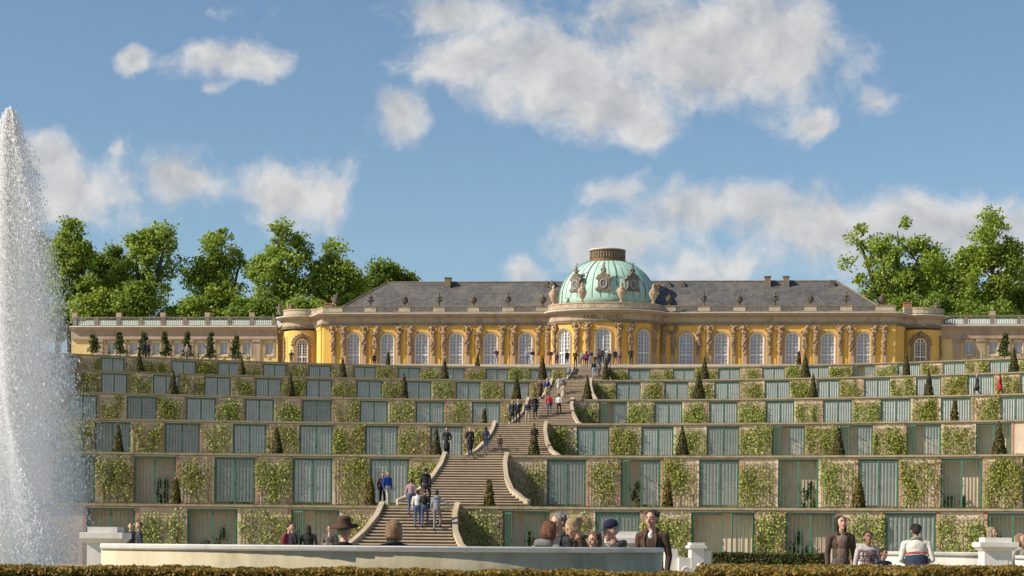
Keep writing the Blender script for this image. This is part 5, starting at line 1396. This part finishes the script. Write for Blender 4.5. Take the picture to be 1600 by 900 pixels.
        if kind == 'pack':
            mb.ell(U((0, .17, 1.24)), (.13, .08, .2), 10, 8); mb.build('backpack', cloth(e[1]), o, True)
        if kind == 'stripe':      # bands across back and sleeves
            for (z0, z1, c, w0, yo) in e[1]:
                mb = MB(); n = 16; V = []
                for q in range(n+1):
                    a = math.pi*q/n
                    for z in (z0, z1): V.append(U((-(w0)*math.cos(a), yo*math.sin(a), z)))
                mb.add(V, [(2*q, 2*q+2, 2*q+3, 2*q+1) for q in range(n)]); mb.build('jacket_band', cloth(c), o)
        if kind == 'lapel':
            for s in (-1, 1):
                mb = MB(); mb.tube([U((s*.06, -.045, 1.47)), U((s*.085, -.100, 1.36)), U((s*.075, -.105, 1.15)), U((s*.08, -.105, .95))], [.020, .022, .018, .018], 7); mb.build('jacket_front', cloth(e[1]), o, True)
        if kind == 'check':
            for q in range(5):
                mb = MB(); z = 1.02+.09*q; pts = [U((.178*math.cos(t), -.124*math.sin(t), z)) for t in np.linspace(0, math.pi, 9)]; mb.tube(pts, .009, 4); mb.build('check_stripe', cloth(e[1]), o)
            for q in range(5):
                x = -.12+.06*q; mb = MB(); mb.tube([U((x, -.124*math.sqrt(max(.05, 1-(x/.18)**2))-.001, z)) for z in (.98, 1.1, 1.25, 1.38)], .008, 4); mb.build('check_stripe', cloth(e[1]), o)
        if kind == 'glasses':
            for s in (-1, 1):
                mb = MB(); mb.ell(Hd((s*.033, -.101, 1.645)), (.024, .006, .017), 10, 6, hrot); mb.build('sunglass_lens', EYED, o, True)
    return o
def on_axis(px, py):
    """foot pixel on the stairs: walk along the view ray until it meets steps or landing"""
    a, b = ray(px, py); Y = 60.0
    while Y < 196:
        if stair_z(Y) >= EYE+b*Y: return (CX+a*Y, Y, stair_z(Y))
        Y += .02
    return (CX+a*Y, Y, stair_z(Y))
def on_rim(i, px, back=.8):
    X = rimX(i, px, G[i]+.5); Y = rimY(i, X)+back; a, _ = ray(px, 700); return (CX+a*Y, Y, (G[i] if i < 6 else max(G[6], top_z(Y)))-.03)
def on_top(px, Y): a, _ = ray(px, 560); return (CX+a*Y, Y, top_z(Y))
BK = math.pi       # seen from behind
NAVY, BLACK, JEAN, KHAKI, BEIGE, GREY, WHITE, BROWN, RED, MAROON = (.03,.045,.10), (.018,.018,.022), (.07,.11,.20), (.42,.34,.23), (.50,.42,.31), (.20,.22,.25), (.72,.70,.68), (.13,.075,.045), (.50,.03,.035), (.20,.02,.06)
BLOND, DKH, GRH, RBR = (.40,.25,.11), (.025,.017,.012), (.34,.32,.30), (.15,.06,.03)
# on and around the lowest flights
person(on_rim(1, 598, 1.2), .5, 'person in dark clothes half hidden behind the blue jacket', 1.6, (.10,.05,.06), BLACK, RBR, style='long', seed=1)
person(on_rim(1, 606, .55), .7, 'person in bright blue jacket and pale trousers at the head of the lowest flight', 1.62, (.02,.07,.42), (.50,.46,.38), (.30,.19,.10), pose='walk', style='bob', seed=2)
person(on_axis(642, 808), BK+.1, 'person in pink and grey top climbing the lowest flight', 1.66, (.45,.30,.32), JEAN, RBR, pose='climb', style='pony', seed=3)
person(on_axis(665, 792), BK-.2, 'person in black hooded jacket climbing ahead of the group', 1.74, BLACK, (.04,.04,.05), DKH, pose='climb', extras=(('hood', BLACK),), seed=4)
person(on_axis(652, 825), BK+.15, 'person in white shirt and jeans climbing beside a dark jacket', 1.68, WHITE, JEAN, DKH, pose='climb', seed=5)
person(on_axis(663, 827), BK, 'person in dark jacket and jeans climbing the lowest flight', 1.72, (.045,.04,.04), JEAN, RBR, pose='climb', extras=(('pack', BLACK),), seed=6)
person(on_axis(682, 831), BK-.15, 'person in grey hooded top and cap stretching one arm aside', 1.78, (.22,.26,.31), (.20,.20,.21), DKH, pose='climb', arms=('out', 'down'), extras=(('cap', NAVY), ('hood', (.22,.26,.31))), seed=7)
person(on_rim(2, 698, .6), -.1, 'woman in long black coat facing down from the second landing', 1.62, BLACK, BLACK, DKH, style='long', coat=.42, arms='pocket', seed=8)
person(on_axis(734, 716), .4, 'man in dark long coat carrying a bag by the stair cheek', 1.74, (.03,.03,.035), (.04,.05,.09), DKH, pose='down', coat=.3, extras=(('bag', (.36,.30,.22), -.2),), seed=9)
person(on_axis(759, 709), BK+.1, 'woman in navy top and jeans with a brown shoulder bag', 1.70, (.05,.06,.12), JEAN, DKH, pose='climb', style='long', extras=(('bag', (.22,.08,.03), .2),), seed=10)
person(on_axis(781, 709), BK, 'child in brown jacket beside the woman with the shoulder bag', 1.18, (.10,.06,.04), (.05,.05,.06), RBR, pose='climb', seed=11)
person(on_rim(3, 800, 1.0), .1, 'blond woman in dark suit, left one of a couple on the third landing', 1.64, (.03,.035,.06), (.03,.035,.06), BLOND, style='bob', coat=.1, seed=12)
person(on_rim(3, 809, .8), -.1, 'grey haired man in dark suit and pale shirt on the third landing', 1.74, (.025,.03,.04), BLACK, GRH, shirt=WHITE, seed=13)
person(on_rim(3, 824, .7), .0, 'person in navy jacket and sand trousers on the third landing', 1.62, (.02,.03,.07), KHAKI, DKH, arms='bent', seed=14)
person(on_axis(836, 657), BK+.1, 'tall person all in black with a hood climbing from the third landing', 1.85, BLACK, BLACK, DKH, pose='climb', coat=.25, extras=(('hood', BLACK),), seed=15)
person(on_axis(835, 706), .1, 'dark clothed person coming down behind a yew cone', 1.72, (.03,.03,.04), (.035,.045,.08), DKH, pose='down', seed=16)
person(on_axis(858, 651), BK, 'person in red vest and jeans with a bag climbing the fourth flight', 1.72, RED, JEAN, DKH, pose='climb', extras=(('bag', BLACK, -.2),), seed=17)
person(on_axis(873, 652), BK-.1, 'person in white top and black trousers climbing the fourth flight', 1.66, WHITE, BLACK, DKH, pose='climb', arms='bent', seed=18)
person(on_axis(880, 632), BK+.1, 'person in beige coat climbing near the top of the fourth flight', 1.66, BEIGE, (.32,.27,.2), RBR, pose='climb', coat=.25, seed=19)
person(on_rim(4, 843, 1.0), .1, 'woman in long brown coat on the fourth landing', 1.68, (.10,.055,.045), (.10,.055,.045), DKH, style='long', coat=.4, pose='walk', seed=20)
person(on_rim(4, 854, .6), 0, 'man in navy blazer and sand trousers on the fourth landing', 1.76, (.03,.05,.13), KHAKI, GRH, shirt=(.5,.5,.55), pose='walk', seed=21)
person(on_axis(873, 618), BK, 'person in pale suit climbing the fifth flight on the left', 1.70, (.46,.42,.35), (.46,.42,.35), RBR, pose='climb', coat=.2, seed=22)
person(on_axis(881, 617), BK-.1, 'person in grey jacket climbing the fifth flight beside the pale suit', 1.70, (.28,.28,.27), (.2,.19,.18), GRH, pose='climb', seed=23)
person(on_axis(889, 591), .3, 'person in grey sitting at the left of the top flight', 1.66, (.33,.34,.36), JEAN, DKH, pose='sit', arms='bent', seed=24)
person(on_axis(900, 591), -.2, 'person in dark jacket sitting on the top flight', 1.66, (.05,.04,.04), (.06,.05,.05), DKH, pose='sit', arms='bent', seed=25)
person(on_axis(928, 592), BK, 'person in black top and pale jeans climbing the top flight', 1.74, BLACK, (.30,.36,.45), DKH, pose='climb', seed=26)
person(on_axis(936, 592), BK+.2, 'person in mauve top climbing the top flight by the cone', 1.66, (.28,.22,.26), (.10,.10,.13), RBR, pose='climb', style='long', seed=27)
TOPP = [(455,205,BLACK,(.03,.03,.04),DKH,'short','hip','dark clothed man with hands on hips at the left palace corner'),(585,207,(.06,.03,.03),BLACK,DKH,'short','down','person in dark red top before the third palace window'),
 (775.5,201,(.04,.06,.08),(.3,.3,.3),DKH,'short','bent','person in dark jacket and pale trousers before the fifth palace window'),(823,203,(.42,.45,.5),(.3,.32,.36),GRH,'short','down','person in pale grey by the sixth palace window'),
 (832,200,(.04,.04,.05),WHITE,DKH,'short','bent','person in dark jacket over white by the sixth palace window'),(860,199,(.05,.03,.03),(.45,.16,.05),DKH,'short','bent','person in dark top with an orange bundle'),
 (870,206,(.05,.035,.03),BLACK,DKH,'long','down','woman in brown beside the left edge of the bow'),(886,205,(.05,.05,.055),(.05,.05,.06),RBR,'short','down','person in dark clothes before the left bow window'),
 (899,197,(.10,.09,.01),(.03,.03,.02),DKH,'short','bent','tall person in dark olive and yellow jacket at the stair head'),(910,198,(.30,.30,.33),JEAN,DKH,'short','down','person in grey top at the stair head'),
 (916,196.5,(.35,.06,.10),BLACK,DKH,'long','down','woman in crimson and black at the stair head'),(923,199,(.03,.03,.05),(.2,.22,.3),DKH,'short','down','person in dark jacket and blue trousers at the stair head'),
 (930,195.5,(.06,.05,.05),(.4,.3,.28),DKH,'short','bent','short person in dark jacket at the stair head'),(936,200,(.09,.06,.05),BLACK,RBR,'bob','down','woman in brown jacket before the central door'),
 (941,202,(.05,.05,.07),BLACK,DKH,'short','bent','man in dark grey before the central door'),(949,210,(.025,.03,.045),BLACK,DKH,'short','down','man in dark suit standing on the palace step'),
 (952,198,(.05,.03,.05),(.04,.04,.05),DKH,'short','down','person in dark plum right of the tall cone'),(961,200,(.03,.03,.035),(.05,.05,.05),DKH,'short','down','person in black right of the central door'),
 (968,204,(.36,.26,.22),(.2,.14,.11),RBR,'long','down','woman in dusty pink coat right of the central door'),(986,200,(.02,.02,.025),(.02,.02,.025),DKH,'short','pocket','man in black jacket and white shirt before the right bow window')]
for q, (px, Y, t, b_, h, st, ar, lab) in enumerate(TOPP):
    person(on_top(px, Y), rs.uniform(-.6, .6)+(BK if q % 3 == 1 else 0), lab, rs.uniform(1.62, 1.8) if px not in (899, 930) else (1.86 if px == 899 else 1.5), t, b_, h, style=st, arms=ar, voxel=.028, seed=40+q, shirt=WHITE if px == 986 else None)
person(on_rim(6, 224, 1.5), BK, 'dark clothed person at the top left wall before the wing', 1.74, BLACK, BLACK, DKH, voxel=.028, seed=70)
person(on_rim(6, 230, 1.8), BK, 'second dark clothed person close beside another before the wing', 1.72, (.03,.03,.05), BLACK, RBR, voxel=.028, seed=71)
person(on_rim(6, 291, 1.6), .3, 'person in pale dress between clipped trees before the wing', 1.62, (.45,.36,.34), (.3,.2,.2), RBR, voxel=.028, seed=72)
person(on_rim(4, 1526, 1.5), -1.2, 'white haired person in dark coat walking along the fourth terrace', 1.70, (.02,.025,.025), BLACK, (.5,.5,.48), pose='walk', coat=.3, seed=73)
person(on_rim(4, 1562, 1.3), 1.2, 'person in bright red coat walking along the fourth terrace', 1.62, (.55,.015,.03), (.10,.02,.03), (.16,.05,.04), pose='walk', coat=.35, style='bob', seed=74)
# by the foot of the hill
def at_ground(px, Y): a, _ = ray(px, 860); return (CX+a*Y, Y, 0)
person(at_ground(204, 62), .3, 'left man of two in dark suits behind the left pedestal', 1.78, (.05,.05,.06), BLACK, (.10,.07,.05), seed=75, voxel=.018)
person(at_ground(217, 60), -1.1, 'right man of two in dark suits behind the left pedestal', 1.80, (.045,.05,.06), BLACK, (.16,.10,.07), seed=76, voxel=.018)
person(at_ground(451, 66), .9, 'person in crimson coat partly behind a dark coated person', 1.76, (.22,.015,.07), BLACK, DKH, seed=77, voxel=.018)
person(at_ground(457, 64), -.9, 'grey blond person in black coat beside the crimson coat', 1.80, BLACK, BLACK, (.22,.16,.11), seed=78, voxel=.018)
person(at_ground(482, 64), BK, 'dark haired woman in black coat before the open gate', 1.76, (.02,.022,.022), BLACK, DKH, style='long', seed=79, voxel=.018, wide=1.15)
person(at_ground(515, 63), 0, 'man in grey brown coat with sunglasses left of the hat', 1.76, (.15,.12,.10), BLACK, DKH, shirt=(.4,.35,.35), arms='bent', extras=(('glasses',),), seed=80, voxel=.014)
# around the curved bench
def seat(px, Y, H): a, _ = ray(px, 860); return (CX+a*Y, Y, 0)
def bench_y(px):
    Y = 21.0; a, _ = ray(px, 860)
    while Y < 30 and math.hypot(CX+a*Y-BC.x, Y-BC.y) > 5.2: Y += .02
    return Y
def bench_person(px, ytop, back, rz, label, dark=0, **kw):
    """sits or leans inside the bench, crown of the head at pixel row ytop"""
    Y = bench_y(px)+back if back < 10 else back
    x, z = at(px, ytop, Y); H = kw.pop('H', 1.75); k = H/1.75; lean = kw.get('lean', 0)
    hz = ((.93-.46)+math.cos(lean)*.84)*k+.0
    return person((x, Y, z-hz), rz, label, H, pose='sit', near=True, voxel=.0085, name='person', **kw)
bench_person(538, 812, .75, BK-.1, 'man in brown felt hat and black leather jacket seen from behind', top=(.02,.018,.016), bot=BLACK, hair=(.36,.33,.30), style='thin', skin=mat('skin_pink', (.62,.33,.25), (.55,.29,.22), rough=.5), extras=(('hat',), ('collar', (.02,.018,.016))), seed=90, H=1.78)
bench_person(616, 811, .75, BK, 'person with blond bobbed hair and black jacket seen from behind', top=(.025,.03,.035), bot=BLACK, hair=(.34,.20,.10), style='bob', extras=(('collar', (.025,.03,.035)),), seed=91, H=1.74)
bench_person(846, 813, .8, BK-.7, 'person with red brown hair in grey hooded sweater bending forward', top=(.17,.165,.17), bot=JEAN, hair=(.20,.07,.03), style='bob', lean=.2, head=(0, .15), extras=(('hood', (.17,.165,.17)),), seed=92, H=1.72, wide=1.15)
bench_person(876, 800, 1.5, -.75, 'grey haired man in black jacket looking down to his right', top=(.03,.035,.035), bot=BLACK, hair=(.30,.28,.26), head=(-.1, .25), extras=(('collar', (.03,.035,.035)), ('lapel', (.05,.06,.05))), seed=93, H=1.78)
bench_person(914, 806, .7, -1.45, 'blond woman with ponytail and brown turtleneck looking down', top=(.075,.035,.022), bot=JEAN, hair=(.48,.33,.17), style='pony', lean=.14, head=(0, .45), extras=(('collar', (.06,.03,.02)),), seed=94, H=1.74)
bench_person(940, 830, 1.9, -.8, 'child in pale blue behind the blond woman, mostly hidden', top=(.36,.44,.60), bot=JEAN, hair=(.16,.09,.05), style='bob', lean=.2, seed=95, H=1.5)
bench_person(970, 814, .9, -1.35, 'elderly man in navy baseball cap and dark jacket in profile', top=(.035,.034,.036), bot=BLACK, hair=(.55,.53,.50), style='thin', skin=mat('skin_ruddy', (.58,.30,.22), (.5,.26,.18), rough=.5), lean=.15, head=(0, .12), extras=(('cap', (.012,.018,.05), (.5,.35,.04)), ('hood', (.05,.05,.052))), seed=96, H=1.76)
YM = bench_y(1030)+.75; x, _ = at(1019, 860, YM)
person((x, YM, 0), -.25, 'dark haired young man in brown jacket standing by the bench end', 1.69, (.085,.05,.032), (.10,.065,.04), DKH, skin=mat('skin_olive', (.50,.28,.19), (.44,.25,.17), rough=.5), near=True, voxel=.0085, shirt=(.62,.64,.68), extras=(('lapel', (.085,.05,.032)), ('collar', (.085,.05,.032))), seed=97, wide=1.0, head=(-.2, .1), coat=.06)
x, _ = at(1314, 860, 31.5)
person((x, 31.5, 0), .1, 'smiling woman with long dark hair, taupe sweater and open brown jacket', 1.72, (.085,.05,.038), (.10,.08,.07), DKH, near=True, voxel=.0085, style='long', extras=(('collar', (.085,.05,.038)),), seed=98, head=(.25, -.08), shirt=(.24,.17,.125), shirt_big=True, wide=.95)
x, _ = at(1356, 860, 31.0)
person((x, 31.0, 0), .15, 'dark haired boy in checked white and maroon shirt', 1.47, (.50,.44,.42), JEAN, DKH, skin=SKIN_D, near=True, voxel=.009, extras=(('check', (.16,.06,.07)), ('bag', (.05,.03,.03), .16)), seed=99)
x, _ = at(1380, 860, 30.6)
person((x, 30.6, 0), .55, 'small boy in navy shirt beside the boy in checked shirt', 1.20, (.02,.03,.07), JEAN, DKH, skin=SKIN_D, near=True, voxel=.009, head=(.2, .1), seed=100)
x, _ = at(1433, 860, 30.5)
person((x, 30.5, 0), BK, 'balding man bending in white jacket with red and navy bands, from behind', 1.62, (.66,.62,.54), (.05,.05,.06), DKH, skin=SKIN_D, near=True, voxel=.009, lean=.32, head=(0, .2), arms='bent', wide=1.1, extras=(('collar', (.3,.28,.25)), ('stripe', ((1.20, 1.225, (.5,.07,.04), .196, .137), (.98, 1.165, (.03,.04,.08), .197, .138)))), seed=101)
x, _ = at(1550, 860, 38.5)
person((x, 38.5, 0), .9, 'blond person in white behind the right pedestal', 1.62, WHITE, JEAN, (.42,.34,.24), near=True, voxel=.011, style='bob', seed=102, pose='stand')
bench_person(1596, 832, 35.8, .6, 'fair haired person in cream jacket sitting next to a white pedestal', top=(.55,.48,.38), bot=KHAKI, hair=(.36,.24,.13), style='bob', seed=103, H=1.7)
